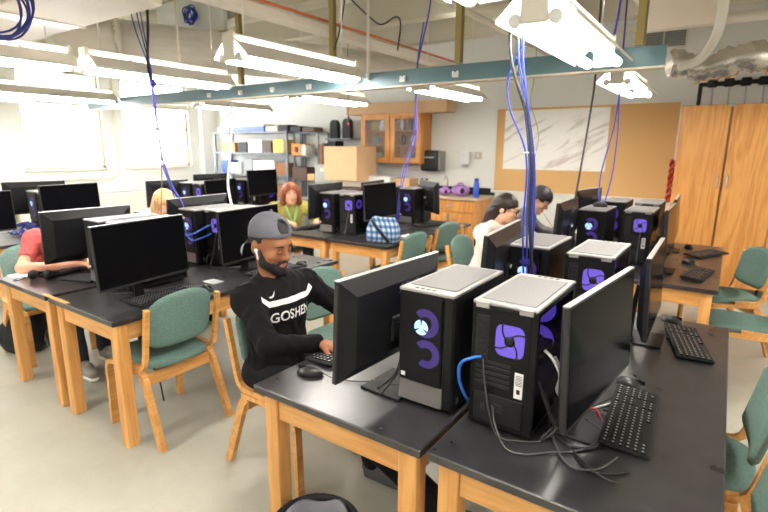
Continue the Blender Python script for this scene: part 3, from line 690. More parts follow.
CH = [(-2.70, 1.56, -90, 'teal padded oak chair seen from behind at the left aisle table'),
 (-1.74, 1.73, 90, 'teal padded oak chair under the man in the backward cap'),
 (-1.93, 2.37, 84, 'empty teal chair just beyond the man in the cap'),
 (-4.40, 1.60, 90, 'teal chair under the person in the red shirt'),
 (-4.42, 2.62, 90, 'teal chair under the blond person'),
 (-2.66, 4.08, -98, 'teal chair with oak posts nearest the plaid bag'),
 (-2.72, 4.90, -100, 'teal chair beyond the one nearest the plaid bag'),
 (-1.74, 4.12, 88, 'teal chair under the woman in white'),
 (-1.72, 5.05, 90, 'teal chair under the man in the grey hoodie'),
 (-4.45, 4.32, 75, 'teal chair under the red-haired woman'),
 (.0, 2.19, -88, 'teal chair pushed in at the right of the front table, upper of two'),
 (.005, 1.63, -92, 'teal chair pushed in at the bottom right corner of the photo'),
 (.20, 4.22, -86, 'teal chair turned out at the near end of the wardrobe table'),
 (.07, 4.98, -62, 'teal chair standing askew in front of the oak wardrobe'),
 (-7.15, 2.3, 90, 'teal chair at the window-side table near the left photo edge')]
for x, y, a, lb in CH: inst(CP, (x, y, 0), R(a), lb, 'teal padded oak chairs')

# ------------------------------------------------------------------ computers
def dot_mat(name, base, emit, estr, freq):
    m = bpy.data.materials.new(name); m.use_nodes = True; nt = m.node_tree; b = nt.nodes['Principled BSDF']
    tc = nt.nodes.new('ShaderNodeTexCoord'); sp = nt.nodes.new('ShaderNodeSeparateXYZ'); nt.links.new(tc.outputs['Object'], sp.inputs[0])
    def sn(o):
        a = nt.nodes.new('ShaderNodeMath'); a.operation = 'MULTIPLY'; a.inputs[1].default_value = freq; nt.links.new(o, a.inputs[0])
        s = nt.nodes.new('ShaderNodeMath'); s.operation = 'SINE'; nt.links.new(a.outputs[0], s.inputs[0]); return s.outputs[0]
    mu = nt.nodes.new('ShaderNodeMath'); mu.operation = 'MULTIPLY'; nt.links.new(sn(sp.outputs[0]), mu.inputs[0]); nt.links.new(sn(sp.outputs[2]), mu.inputs[1])
    gt = nt.nodes.new('ShaderNodeMath'); gt.operation = 'GREATER_THAN'; gt.inputs[1].default_value = -.12; nt.links.new(mu.outputs[0], gt.inputs[0])
    st = nt.nodes.new('ShaderNodeMath'); st.operation = 'MULTIPLY'; st.inputs[1].default_value = estr; nt.links.new(gt.outputs[0], st.inputs[0])
    b.inputs['Base Color'].default_value = (*base, 1); b.inputs['Emission Color'].default_value = (*emit, 1); nt.links.new(st.outputs[0], b.inputs['Emission Strength'])
    return m
FRONTGLOW = dot_mat('perforated_glow', (.01, .006, .03), (.17, .07, .72), .15, 900)
REARGLOW = dot_mat('perforated_fan', (.05, .03, .2), (.25, .16, 1.), .36, 700)
TW2, TD2, TZ = .105, .21, .43
def disc(mb, c, r0, r1, y, n=28, a0=0, a1=2*math.pi, th=.002):
    full = abs(a1-a0-2*math.pi) < 1e-6
    for k in range(n):
        p, q = a0+(a1-a0)*k/n, a0+(a1-a0)*(k+1)/n
        pol = [(c[0]+r0*math.cos(p), c[1]+r0*math.sin(p)), (c[0]+r1*math.cos(p), c[1]+r1*math.sin(p)), (c[0]+r1*math.cos(q), c[1]+r1*math.sin(q)), (c[0]+r0*math.cos(q), c[1]+r0*math.sin(q))]
        if r0 < 1e-6: pol = pol[1:]
        mb.add([(u, y, w_) for u, w_ in pol], [tuple(range(len(pol)))])
def make_tower():
    t = thing('desktop_tower', 'tower', 'computer')
    mb = MB()
    mb.box((-TW2, -.2, .014), (TW2, TD2, .026)); mb.box((.095, -.2, .026), (TW2, TD2-.002, .415), .002); mb.box((-TW2, -.2, .405), (TW2, TD2, .418))
    mb.box((-TW2, -.2, .026), (-.085, -.185, .405)); mb.box((-TW2, .19, .026), (-.085, TD2-.002, .405)); mb.box((-.085, -.2, .026), (.095, -.193, .405))
    mb.build('case', CASE, t)
    for a in (-1, 1):
        for b in (-1, 1): MB().box((a*.075-.014, b*.16-.02, 0), (a*.075+.014, b*.16+.02, .0135), .003).build('foot', BLKM, t)
    # top plate with mesh field, light frame
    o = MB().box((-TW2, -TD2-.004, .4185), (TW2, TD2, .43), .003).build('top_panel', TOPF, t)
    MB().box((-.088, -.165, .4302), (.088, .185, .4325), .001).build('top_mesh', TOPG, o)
    for x in (-.07, .07): MB().box((x-.022, TD2-.001, .408), (x+.022, TD2+.006, .428), .002).build('clip', TOPF, o)
    mb = MB()
    for k in range(4): mb.box((-.05+k*.022, -.198, .4301), (-.038+k*.022, -.19, .4312))
    mb.build('port', BLKM, o)
    # front
    mb = MB(); mb.box((-TW2, -TD2, .09), (.06, -.2005, .418), .004); mb.box((.068, -TD2-.002, .02), (TW2, -.2005, .418), .004); mb.box((-TW2, -TD2, .4), (.07, -.2005, .418), .003)
    f = mb.build('front_panel', BLK, t)
    mb = MB(); mb.prism([(-.2095, .016), (-.195, .016), (-.195, .085), (-.2005, .088)], -TW2, .067, 'X'); mb.build('lower_plate', mat('plate_grey', srgb(120, 116, 116), .35, .3), t)
    for z, x in ((.315, .0), (.205, .005)):
        mb = MB(); disc(mb, (x, z), .024, .051, -TD2-.0006, 32, R(-125), R(140)); mb.build('front_fan', FRONTGLOW, f)
    mb = MB(); disc(mb, (-.016, .298), .0, .010, -TD2-.0022, 18); disc(mb, (-.016, .298), .0105, .027, -TD2-.0022, 10, R(98), R(202)); disc(mb, (-.016, .298), .0105, .027, -TD2-.0022, 10, R(218), R(322)); disc(mb, (-.016, .298), .0105, .027, -TD2-.0022, 10, R(338), R(442))
    bd = mb.build('badge', BADGE, f)
    mb = MB(); mb.lathe([(.029, 0), (.029, .0012), (.0001, .0012)], 28, M=Matrix.Translation((-.022, -TD2-.0007, .298)) @ Matrix.Rotation(R(90), 4, 'X')); mb.build('badge_disc', BLK, f)
    mb = MB(); mb.box((-.095, -TD2-.001, .105), (-.078, -TD2-.0002, .12)); mb.build('sticker', WHITE, f)
    mb = MB(); mb.box((TW2+.0002, -.17, .03), (TW2+.001, -.155, .055)); mb.build('sticker', LOGO, t)
    # rear, seen with the tower turned: x mirrored
    y = TD2
    r = MB().box((-.085, y-.012, .026), (.095, y-.001, .405), .001).build('rear_panel', CASE, t)
    c = (-.022, .315); mb = MB(); hs = .046
    poly = [(c[0]+hs*math.copysign(abs(math.cos(a))**.45, math.cos(a)), c[1]+hs*1.12*math.copysign(abs(math.sin(a))**.45, math.sin(a))) for a in np.linspace(0, 2*math.pi, 40, endpoint=False)]
    mb.prism(poly, y-.0005, y+.0008, 'Y'); fn = mb.build('rear_fan', REARGLOW, r)
    mb = MB(); mb.lathe([(.017, 0), (.017, .002), (.0001, .0022)], 20, M=Matrix.Translation((c[0], y+.0008, c[1])) @ Matrix.Rotation(R(-90), 4, 'X'))
    for k in range(4):
        a = k*math.pi/2+.5; pts = [(c[0]+rr*math.cos(a+ (rr-.015)*16), y+.002, c[1]+rr*1.08*math.sin(a+(rr-.015)*16)) for rr in np.linspace(.014, .056, 8)]
        mb.tube(pts, .0028, 5)
    mb.build('fan_spider', BLKM, fn)
    mb = MB(); mb.box((.045, y, .235), (.088, y+.002, .385), .001); mb.build('port_plate', DGRY, r)
    mb = MB()
    for k in range(7): mb.box((.052, y+.002, .245+k*.019), (.066, y+.006, .255+k*.019)); mb.box((.069, y+.002, .245+k*.019), (.081, y+.005, .256+k*.019))
    mb.build('port', BLKM, r)
    mb = MB()
    for k in range(5): mb.box((-.03, y, .155+k*.018), (.085, y+.002, .166+k*.018), .0008)
    mb.build('slot_cover', DGRY, r)
    mb = MB(); mb.box((-.075, y, .03), (.085, y+.003, .125), .002); p = mb.build('power_supply', BLKM, r)
    MB().box((-.015, y+.003, .07), (.022, y+.006, .098), .001).build('socket', DGRY, p); MB().box((.045, y+.003, .07), (.06, y+.008, .09), .001).build('switch', DGRY, p)
    mb = MB(); mb.box((-.072, y+.0005, .135), (-.045, y+.0012, .22)); lab = mb.build('label', WHITE, r)
    mb = MB()
    for k in range(7): mb.box((-.069, y+.0012, .178+k*.0052), (-.048, y+.0016, .180+k*.0052))
    mb.box((-.064, y+.0012, .15), (-.053, y+.0016, .165)); mb.build('barcode', BLKM, lab)
    # glass side and what glows behind it
    MB().box((-TW2, -.184, .027), (-TW2+.004, .189, .404)).build('side_glass', TINT, t)
    inn = MB().box((.03, -.15, .12), (.036, .18, .40)).build('motherboard', DGRY, t)
    MB().box((-.09, -.18, .03), (.09, .185, .115)).build('shroud', BLKM, t)
    def ringx(name, yy, zz, r0, r1, xx, m):
        mb = MB()
        M = Matrix.Translation((xx, yy, zz)) @ Matrix.Rotation(R(-90), 4, 'Z')
        mb2 = MB(); disc(mb2, (0, 0), r0, r1, 0, 26); mb.add([M @ Vector(v) for v in mb2.v], mb2.f); mb.build(name, m, t)
    ringx('cooler_fan', .03, .31, .02, .05, -.02, PURP)
    MB().box((-.018, -.02, .26), (.029, .08, .36), .004).build('cooler', DGRY, t)
    g = MB().box((-.06, -.14, .185), (.03, .17, .22), .003).build('graphics_card', BLKM, t)
    for z in (.20, .32):
        mb = MB(); disc(mb, (0, z), .018, .055, -.168, 26); mb.build('intake_fan', PURP, t)
    mb = MB(); disc(mb, (.0, .315), .018, .05, .17, 26); mb.build('exhaust_fan', PURP, t)
    return t
TOW = make_tower()
def make_monitor():
    t = thing('monitor', 'monitor', 'monitor')
    W2, Z0, Z1 = .307, .112, .478; M = Matrix.Translation((0, 0, .3)) @ Matrix.Rotation(R(-3), 4, 'X') @ Matrix.Translation((0, 0, -.3))
    mb = MB(); mb.box((-W2, -.016, Z0), (W2, .004, Z1), .003, M)
    h = mb.build('panel', BEZ, t)
    mb = MB(); fr = [(-W2+.004, .0045, Z0+.004), (W2-.004, .0045, Z0+.004), (W2-.004, .0045, Z1-.004), (-W2+.004, .0045, Z1-.004)]
    bk = [(-.24, .034, Z0+.05), (.24, .034, Z0+.05), (.24, .03, Z1-.06), (-.24, .03, Z1-.06)]
    mb.add([M @ Vector(v) for v in fr+bk], [(0, 1, 5, 4), (1, 2, 6, 5), (2, 3, 7, 6), (3, 0, 4, 7), (4, 5, 6, 7), (3, 2, 1, 0)])
    b = mb.build('back_cover', MONTOP, t)
    mb = MB(); mb.box((-W2+.001, -.0155, Z1-.0002), (W2-.001, .0038, Z1+.0012), 0, M); mb.build('top_sheen', mat('top_sheen_grey', srgb(150, 146, 144), .3), h)  # pale grey strip paints in the light reflected off the panel top
    mb = MB(); mb.box((-W2+.007, -.0175, Z0+.016), (W2-.007, -.0163, Z1-.007), 0, M); mb.build('screen', SCREEN, t)
    vs, fs = text_mesh('ASUS', .055, .0006)
    MT = M @ Matrix.Translation((-.06, .0315, .394)) @ Matrix(((-1, 0, 0, 0), (0, 0, 1, 0), (0, 1, 0, 0), (0, 0, 0, 1)))
    mb = MB(); mb.add([MT @ Vector(v) for v in vs], fs); mb.build('lettering', LOGO, b)
    vs, fs = text_mesh('ASUS', .011, .0003)
    MT2 = M @ Matrix.Translation((0, -.0166, Z0+.008)) @ Matrix.Rotation(R(90), 4, 'X')
    mb = MB(); mb.add([MT2 @ Vector(v) for v in vs], fs); mb.build('lettering', LOGO, h)
    mb = MB(); mb.box((-.05, .033, .2), (.05, .046, .3), .006, M); mb.build('mount', BLKM, b)
    mb = MB(); mb.box((-.02, .0465, .275), (.012, .052, .292), .002, M); mb.build('plug', WHITE, b)
    MB().bar([(0, .075, .008), (0, .07, .15), (0, .055, .27)], .062, .02, (1, 0, 0)).build('stand', BLK, t)
    MB().box((-.105, -.07, 0), (.105, .11, .008), .003).build('base', BLK, t)
    return t
MON = make_monitor()
def make_keyboard():
    t = thing('keyboard', 'keyboard', 'keyboard')
    M = Matrix.Rotation(R(5), 4, 'X') @ Matrix.Translation((0, 0, .006))
    MB().box((-.222, -.075, 0), (.222, .07, .014), .004, Matrix.Translation((0, 0, .004)) @ Matrix.Rotation(R(4), 4, 'X') @ Matrix.Translation((0, 0, .0))).build('base', BLKM, t)
    M = Matrix.Translation((0, 0, .004)) @ Matrix.Rotation(R(4), 4, 'X'); mb = MB(); ml = MB()
    for r in range(6):
        y = .052-r*.0205-(.004 if r > 0 else 0)
        cols = [(-.211+.0192*c, .0165) for c in range(15)]+[(.083+.0192*c, .0165) for c in range(3)]+[(.146+.0192*c, .0165) for c in range(4)]
        if r == 5: cols = [(-.211+.0192*c, .0165) for c in range(3)]+[(-.1105, .108)]+[(-.0095+.0192*c-.0, .0165) for c in range(4)]+[(.083+.0192*c, .0165) for c in range(3)]+[(.1556, .035)]+[(.1844, .0165)]
        if r == 3: cols = [c for c in cols if not (.08 < c[0] < .13)]
        for x, wd in cols:
            mb.box((x-wd/2, y-.0083, .014), (x+wd/2, y+.0083, .0185), 0, M)
            if wd < .03: ml.add([M @ Vector(v) for v in ((x-.004, y-.001, .0188), (x+.003, y-.001, .0188), (x+.003, y+.005, .0188), (x-.004, y+.005, .0188))], [(0, 1, 2, 3)])
    k = mb.build('keycaps', BLK, t); ml.build('key_legends', KEYL, k)
    MB().cyl((0, .066, .012), (0, .085, .012), .004, 8).build('cable_strain', BLKC, t)
    return t
KB = make_keyboard()
def make_mouse():
    t = thing('mouse', 'mouse', 'mouse')
    mb = MB(); mb.ell((0, 0, .006), (.031, .056, .03), 22, 14)
    for i, v in enumerate(mb.v): mb.v[i] = (v[0]*(1-.12*math.sin(v[1]*30)), v[1], max(0.0005, v[2]*(1-.25*max(0, -v[1])/.056)))
    b = mb.build('shell', mat('mouse_plastic', (.018, .018, .019), .33), t)
    MB().tube([(0.0035*math.sin(a)*0, -.03+.008*math.cos(a), .0275+.008*math.sin(a)) for a in np.linspace(0, 2*math.pi, 12, endpoint=False)], .003, 6, closed=True).build('wheel', DGRY, t)
    MB().box((-.0006, -.05, .02), (.0006, -.012, .0345), 0).build('button_gap', BLKM, t)
    return t
MS = make_mouse()
Z = TH_
# key: where, tower (x,y,rz), monitor (x,y,rz,top z), keyboard, mouse
ST = {
 'A1': ('in front of the man in the cap', (-.785, 1.60, 0), (-.985, 1.485, -93, 1.235), (-1.325, 1.665, -92), (-1.295, 1.36, -70)),
 'A2': ('before the empty chair beyond the man in the cap', (-.775, 2.58, 0), (-.90, 2.36, -84, 1.275), (-1.27, 2.45, -90), (-1.27, 2.12, -90)),
 'B1': ('nearest the camera on the front right table', (-.515, 1.61, 180), (-.275, 1.60, 84, 1.25), (-.175, 1.73, 93), (-.215, 2.0, 80)),
 'B2': ('at the far end of the front right table', (-.475, 2.54, 180), (-.235, 2.58, 91, 1.215), (-.072, 2.63, 102), (-.16, 2.94, 70)),
 'C1': ('at the tucked left aisle chair', (-3.10, 1.76, 180), (-2.80, 1.55, 98, 1.235), (-2.745, 1.64, 96), (-2.66, 1.865, 90)),
 'C2': ('directly behind the backward cap', (-3.165, 2.53, 180), (-2.80, 2.36, 97, 1.235), (-2.68, 2.45, 92), (-2.66, 2.73, 90)),
 'D1': ('in front of the person in the red shirt', (-3.34, 1.74, 0), (-3.80, 1.72, -92, 1.215), (-3.88, 1.62, -75), None),
 'D2': ('in front of the blond person', (-3.385, 2.46, 0), (-3.62, 2.52, -84, 1.255), (-3.9, 2.6, -90), None),
 'E11': ('facing the woman in white', (-.865, 4.37, 0), (-1.0, 3.92, -88, 1.28), (-1.32, 4.05, -90), (-1.3, 3.88, -90)),
 'E12': ('facing the man in the grey hoodie', (-.86, 5.22, 0), (-1.07, 4.92, -98, 1.30), (-1.35, 4.95, -90), None),
 'E21': ('at the near end of the wardrobe table', (-.555, 4.52, 180), (-.325, 4.22, 90, 1.25), (-.11, 4.22, 82), (-.19, 4.60, 60)),
 'E22': ('at the far end of the wardrobe table', (-.58, 5.24, 180), (-.36, 5.15, 92, 1.25), (-.09, 5.1, 62), (-.24, 5.38, 30)),
 'F11': ('in front of the red-haired woman', (-3.50, 4.20, 0), (-3.64, 4.15, -85, 1.275), (-3.90, 4.22, -80), (-3.93, 3.92, -80)),
 'F12': ('at the far end of the red-haired woman\'s table', (-3.55, 5.2, 0), (-3.62, 5.0, -80, 1.26), (-3.9, 5.1, -90), None),
 'F21': ('behind the plaid bag', (-3.235, 4.22, 180), (-2.985, 4.25, 92, 1.30), (-2.80, 4.45, 88), None),
 'F22': ('at the far end of the plaid bag table', (-3.16, 5.27, 0), (-2.94, 5.2, 140, 1.28), (-2.86, 5.1, 66), None),
 'G2': ('on the window-side table at far left', (-5.78, 2.40, 180), (-5.62, 2.40, 99, 1.27), None, None),
 'H2': ('beside the window at far left, seen from behind', (-6.02, 2.40, 0), (-6.52, 2.42, -97, 1.26), (-6.6, 2.35, -90), None),
 'G1': ('cut by the left photo edge', None, (-5.45, 1.52, 92, 1.25), None, None),
 'H3': ('behind the blond person, lower window side', (-5.98, 4.18, 0), (-6.50, 4.05, -95, 1.20), None, None),
 'K1': ('right behind the blond person\'s hair', (-5.74, 4.2, 180), (-5.52, 4.2, 103, 1.24), None, None),
 'K2': ('to the left of the red-haired woman', (-5.76, 5.12, 180), (-5.58, 4.97, 96, 1.34), None, None),
 'K3': ('farthest back beneath the second window', (-6.05, 5.15, 0), (-6.35, 4.68, -92, 1.27), None, None)}
for key, (wh, tw, mo, kb, ms) in ST.items():
    if tw:
        lb = ('black desktop tower ' + ('with front fans ' if tw[2] == 0 else 'with rear side ') + wh)
        inst(TOW, (tw[0], tw[1], Z+.0005), R(tw[2]), lb, 'black desktop towers')
    o = inst(MON, (mo[0], mo[1], Z+.0005), R(mo[2]), ('black monitor, back visible, ' if mo[2] < 0 else 'black monitor, dark screen, ')+wh, 'black monitors')
    dz = mo[3]-Z-.479
    for ch in o.children:
        n = ch.name.split('.')[0]
        if n in ('panel', 'back_cover', 'screen'): ch.location.z = dz
    if kb: inst(KB, (kb[0], kb[1], Z+.001), R(kb[2]), 'black keyboard '+wh, 'black keyboards')
    if ms: inst(MS, (ms[0], ms[1], Z+.0005), R(ms[2]), 'black mouse '+wh, 'black mice')
# ------------------------------------------------------------------ people (distance-field bodies, surface-net meshes)
class Field:
    def __init__(s, lo, hi, h):
        s.lo = np.array(lo, float); s.h = h; n = np.ceil((np.array(hi)-s.lo)/h).astype(int)+1
        s.n = n; s.F = np.full(n, .5, np.float32)
        s.ax = [s.lo[i]+h*np.arange(n[i]) for i in range(3)]
    def sub(s, lo, hi):
        a = np.clip(np.floor((np.array(lo)-s.lo)/s.h).astype(int), 0, s.n); b = np.clip(np.ceil((np.array(hi)-s.lo)/s.h).astype(int)+1, 0, s.n)
        sl = tuple(slice(a[i], b[i]) for i in range(3))
        P = np.meshgrid(*(s.ax[i][sl[i]] for i in range(3)), indexing='ij')
        return sl, P
    def _mix(s, sl, d, k, mode):
        f = s.F[sl]
        if mode == 'sub':
            d = -d; h = np.clip(.5-.5*(f-d)/k, 0, 1) if k else 0
            s.F[sl] = np.maximum(f, d) if not k else f+(d-f)*np.clip(.5+.5*(d-f)/k, 0, 1)+k*np.clip(.5+.5*(d-f)/k, 0, 1)*(1-np.clip(.5+.5*(d-f)/k, 0, 1))
        else:
            if k:
                h = np.clip(.5+.5*(f-d)/k, 0, 1); s.F[sl] = f*(1-h)+d*h-k*h*(1-h)
            else: s.F[sl] = np.minimum(f, d)
    def cone(s, a, b, ra, rb, k=.02, mode='add'):
        a = np.array(a, float); b = np.array(b, float); m = max(ra, rb)+k+.03
        sl, P = s.sub(np.minimum(a, b)-m, np.maximum(a, b)+m)
        if min(P[0].shape) == 0: return
        ab = b-a; L = max(ab@ab, 1e-12)
        t = np.clip(((P[0]-a[0])*ab[0]+(P[1]-a[1])*ab[1]+(P[2]-a[2])*ab[2])/L, 0, 1)
        d = np.sqrt((P[0]-a[0]-t*ab[0])**2+(P[1]-a[1]-t*ab[1])**2+(P[2]-a[2]-t*ab[2])**2)-(ra+(rb-ra)*t)
        s._mix(sl, d, k, mode)
    def ell(s, c, r, M=None, k=.02, mode='add'):
        c = np.array(c, float); r = np.array(r, float); m = r.max()+k+.03
        sl, P = s.sub(c-m, c+m)
        if min(P[0].shape) == 0: return
        q = [P[i]-c[i] for i in range(3)]
        if M is not None:
            M = np.array(M); q = [M[0, i]*q[0]+M[1, i]*q[1]+M[2, i]*q[2] for i in range(3)]
        k0 = np.sqrt(sum((q[i]/r[i])**2 for i in range(3))); k1 = np.sqrt(sum((q[i]/r[i]**2)**2 for i in range(3)))+1e-9
        s._mix(sl, k0*(k0-1)/k1, k, mode)
    def clip(s, fn):
        P = np.meshgrid(*s.ax, indexing='ij'); s.F = np.maximum(s.F, fn(*P).astype(np.float32))
    def wave(s, amp, fn):
        P = np.meshgrid(*s.ax, indexing='ij'); s.F = s.F+amp*fn(*P).astype(np.float32)
    def mesh(s, name, m, parent=None):
        F = s.F; n = np.array(F.shape)-1; S = F < 0
        cs = [(i, j, k) for i in (0, 1) for j in (0, 1) for k in (0, 1)]
        def sl(o): return tuple(slice(o[i], o[i]+n[i]) for i in range(3))
        cnt = np.zeros(n); pos = [np.zeros(n) for _ in range(3)]
        for o in cs:
            for ax in range(3):
                if o[ax]: continue
                q = list(o); q[ax] = 1; f0 = F[sl(o)]; f1 = F[sl(q)]; cr = (f0 < 0) != (f1 < 0)
                t = np.where(cr, f0/np.where(cr, f0-f1, 1), 0)
                cnt += cr
                for i in range(3): pos[i] += np.where(cr, o[i]+(t if i == ax else 0), 0)
        act = cnt > 0; ids = -np.ones(n, int); ids[act] = np.arange(act.sum()); I = np.argwhere(act)
        V = np.stack([s.lo[i]+s.h*(I[:, i]+pos[i][act]/cnt[act]) for i in range(3)], 1)
        Q = []
        for ax in range(3):
            u, v = [(1, 2), (2, 0), (0, 1)][ax]
            q = [slice(1, n[i]) for i in range(3)]; q[ax] = slice(0, n[ax])
            a = S[tuple(q)]; q2 = list(q); q2[ax] = slice(1, n[ax]+1); b = S[tuple(q2)]
            for flip, msk in ((0, a & ~b), (1, b & ~a)):
                w_ = np.argwhere(msk)
                for i in range(3):
                    if i != ax: w_[:, i] += 1
                if len(w_) == 0: continue
                def g(du, dv):
                    x = w_.copy(); x[:, u] -= du; x[:, v] -= dv; return ids[x[:, 0], x[:, 1], x[:, 2]]
                qd = np.stack([g(1, 1), g(0, 1), g(0, 0), g(1, 0)], 1)
                Q.append(qd[:, ::-1] if flip else qd)
        if not Q: return None
        Q = np.concatenate(Q); Q = Q[(Q >= 0).all(1)]
        me = bpy.data.meshes.new(name); me.from_pydata(V.tolist(), [], Q.tolist()); me.materials.append(m)
        me.polygons.foreach_set('use_smooth', [True]*len(me.polygons)); me.update()
        o = bpy.data.objects.new(name, me); COL.objects.link(o)
        if parent is not None: o.parent = parent
        return o
def frame(yaw, pitch=0, roll=0):
    """columns: right, forward, up of a head looking along yaw (0 = +X), pitch down positive"""
    f = Vector((math.cos(yaw)*math.cos(pitch), math.sin(yaw)*math.cos(pitch), -math.sin(pitch)))
    r = Vector((math.sin(yaw), -math.cos(yaw), 0)); u = r.cross(f)
    r, u = r*math.cos(roll)+u*math.sin(roll), u*math.cos(roll)-r*math.sin(roll)
    return np.array([[r.x, f.x, u.x], [r.y, f.y, u.y], [r.z, f.z, u.z]])
def head_prims(Fd, c, M, sc=1., infl=0., face=True, ears=True):
    W = lambda p: np.array(c)+M @ (np.array(p)*sc)
    E = lambda p, r, k=.02, mode='add': Fd.ell(W(p), np.array(r)*sc+infl, M, k*sc, mode)
    K = lambda a, b, ra, rb, k=.012, mode='add': Fd.cone(W(a), W(b), ra*sc+infl, rb*sc+infl, k*sc, mode)
    E((0, -.012, .035), (.077, .098, .088), .0)
    E((0, .022, -.035), (.062, .072, .078), .03)
    K((-.045, .02, -.075), (0, .074, -.098), .022, .022, .03); K((.045, .02, -.075), (0, .074, -.098), .022, .022, .03)
    if not face: return
    K((-.032, .077, .026), (.032, .077, .026), .014, .014, .02)
    for s in (-1, 1):
        E((s*.033, .094, .004), (.017, .014, .012), .012, 'sub'); E((s*.032, .077, .003), (.0145, .0145, .0135), .005)
        E((s*.042, .062, -.028), (.022, .022, .02), .02)
        if ears: E((s*.078, -.012, -.008), (.009, .021, .033), .008)
        E((s*.010, .1, -.032), (.0085, .011, .008), .006)
    K((0, .09, .012), (0, .112, -.028), .008, .0105, .01)
    K((-.016, .088, -.060), (.016, .088, -.060), .007, .007, .008); K((-.013, .087, -.071), (.013, .087, -.071), .008, .008, .008)
def hand_prims(Fd, w_, d, nrm, thumb_side, curl=.5, sc=1.):
    """w_: wrist, d: direction of fingers, nrm: back-of-hand normal"""
    w_ = np.array(w_, float); d = np.array(d, float)/np.linalg.norm(d); nrm = np.array(nrm, float); nrm -= d*(nrm@d); nrm /= np.linalg.norm(nrm)
    sd = np.cross(nrm, d)*thumb_side
    for q in (-.026, -.009, .009, .026): Fd.cone(w_+d*.012*sc+sd*q*.6*sc, w_+d*.088*sc+sd*q*1.15*sc, .016*sc, .0125*sc, .008)
    for q, ln in ((.031, .072), (.0105, .080), (-.0105, .075), (-.030, .060)):
        p = w_+d*.088*sc+sd*q*sc; a = .25; 
        for seg, fr in enumerate((.45, .32, .26)):
            dd = d*math.cos(a)-nrm*math.sin(a)+sd*q*1.5*(seg == 0); e = p+dd*ln*fr*sc
            Fd.cone(p, e, .0088*sc, .008*sc if seg < 2 else .0068*sc, .002); p = e; a += curl*.75
    p = w_+d*.03*sc+sd*.025*sc; e = p+(d*.6+sd*.7-nrm*.25)*.042*sc; g = e+(d*.9+sd*.25-nrm*.3)*.032*sc
    Fd.cone(p, e, .014*sc, .0105*sc, .006); Fd.cone(e, g, .0105*sc, .008*sc, .002)

def skin_mat(name, c): 
    m = mat(name, c, .5, 0, .4, noise=(14, .06, (1, 1, 1))); b = m.node_tree.nodes['Principled BSDF']
    b.inputs['Subsurface Weight'].default_value = .08; b.inputs['Subsurface Radius'].default_value = (.01, .005, .003); return m
BASEJ = dict(pel=(0, 0, .55), belly=(.03, 0, .68), chest=(.06, 0, .90), neck=(.075, 0, 1.055), head=(.10, 0, 1.205),
    shR=(.03, -.185, 1.02), elR=(.17, -.28, .80), wrR=(.39, -.16, .80), shL=(.03, .185, 1.02), elL=(.17, .28, .80), wrL=(.39, .16, .80),
    hpR=(.0, -.095, .53), knR=(.46, -.13, .55), anR=(.44, -.13, .09), hpL=(.0, .095, .53), knL=(.46, .13, .55), anL=(.44, .13, .09), toR=None, toL=None)
def torso(Fd, J, g, slim=1.):
    A = {k: np.array(v, float) for k, v in J.items() if v is not None}
    up = A['neck']-A['belly']; up /= np.linalg.norm(up)
    acr = A['shL']-A['shR']; acr /= np.linalg.norm(acr); fwd = np.cross(acr, up); fwd /= np.linalg.norm(fwd); up2 = np.cross(fwd, acr)
    M = np.stack([fwd, acr, up2], 1)
    Fd.ell(A['pel'], (.125+g, .165*slim+g, .13+g), None, .03); Fd.ell(A['belly'], (.115+g, .15*slim+g, .16+g), M, .06)
    Fd.ell(A['chest'], (.118+g, .165*slim+g, .19+g), M, .06)
    for s in ('L', 'R'):
        Fd.cone(A['neck']-up*.03, A['sh'+s], .06+g, .058*slim+g, .05); Fd.cone(A['chest']+up*.02, A['sh'+s], .1+g, .06+g, .04)
    return M
def limb(Fd, a, b, ra, rb, g, k=.03): Fd.cone(a, b, ra+g, rb+g, k)
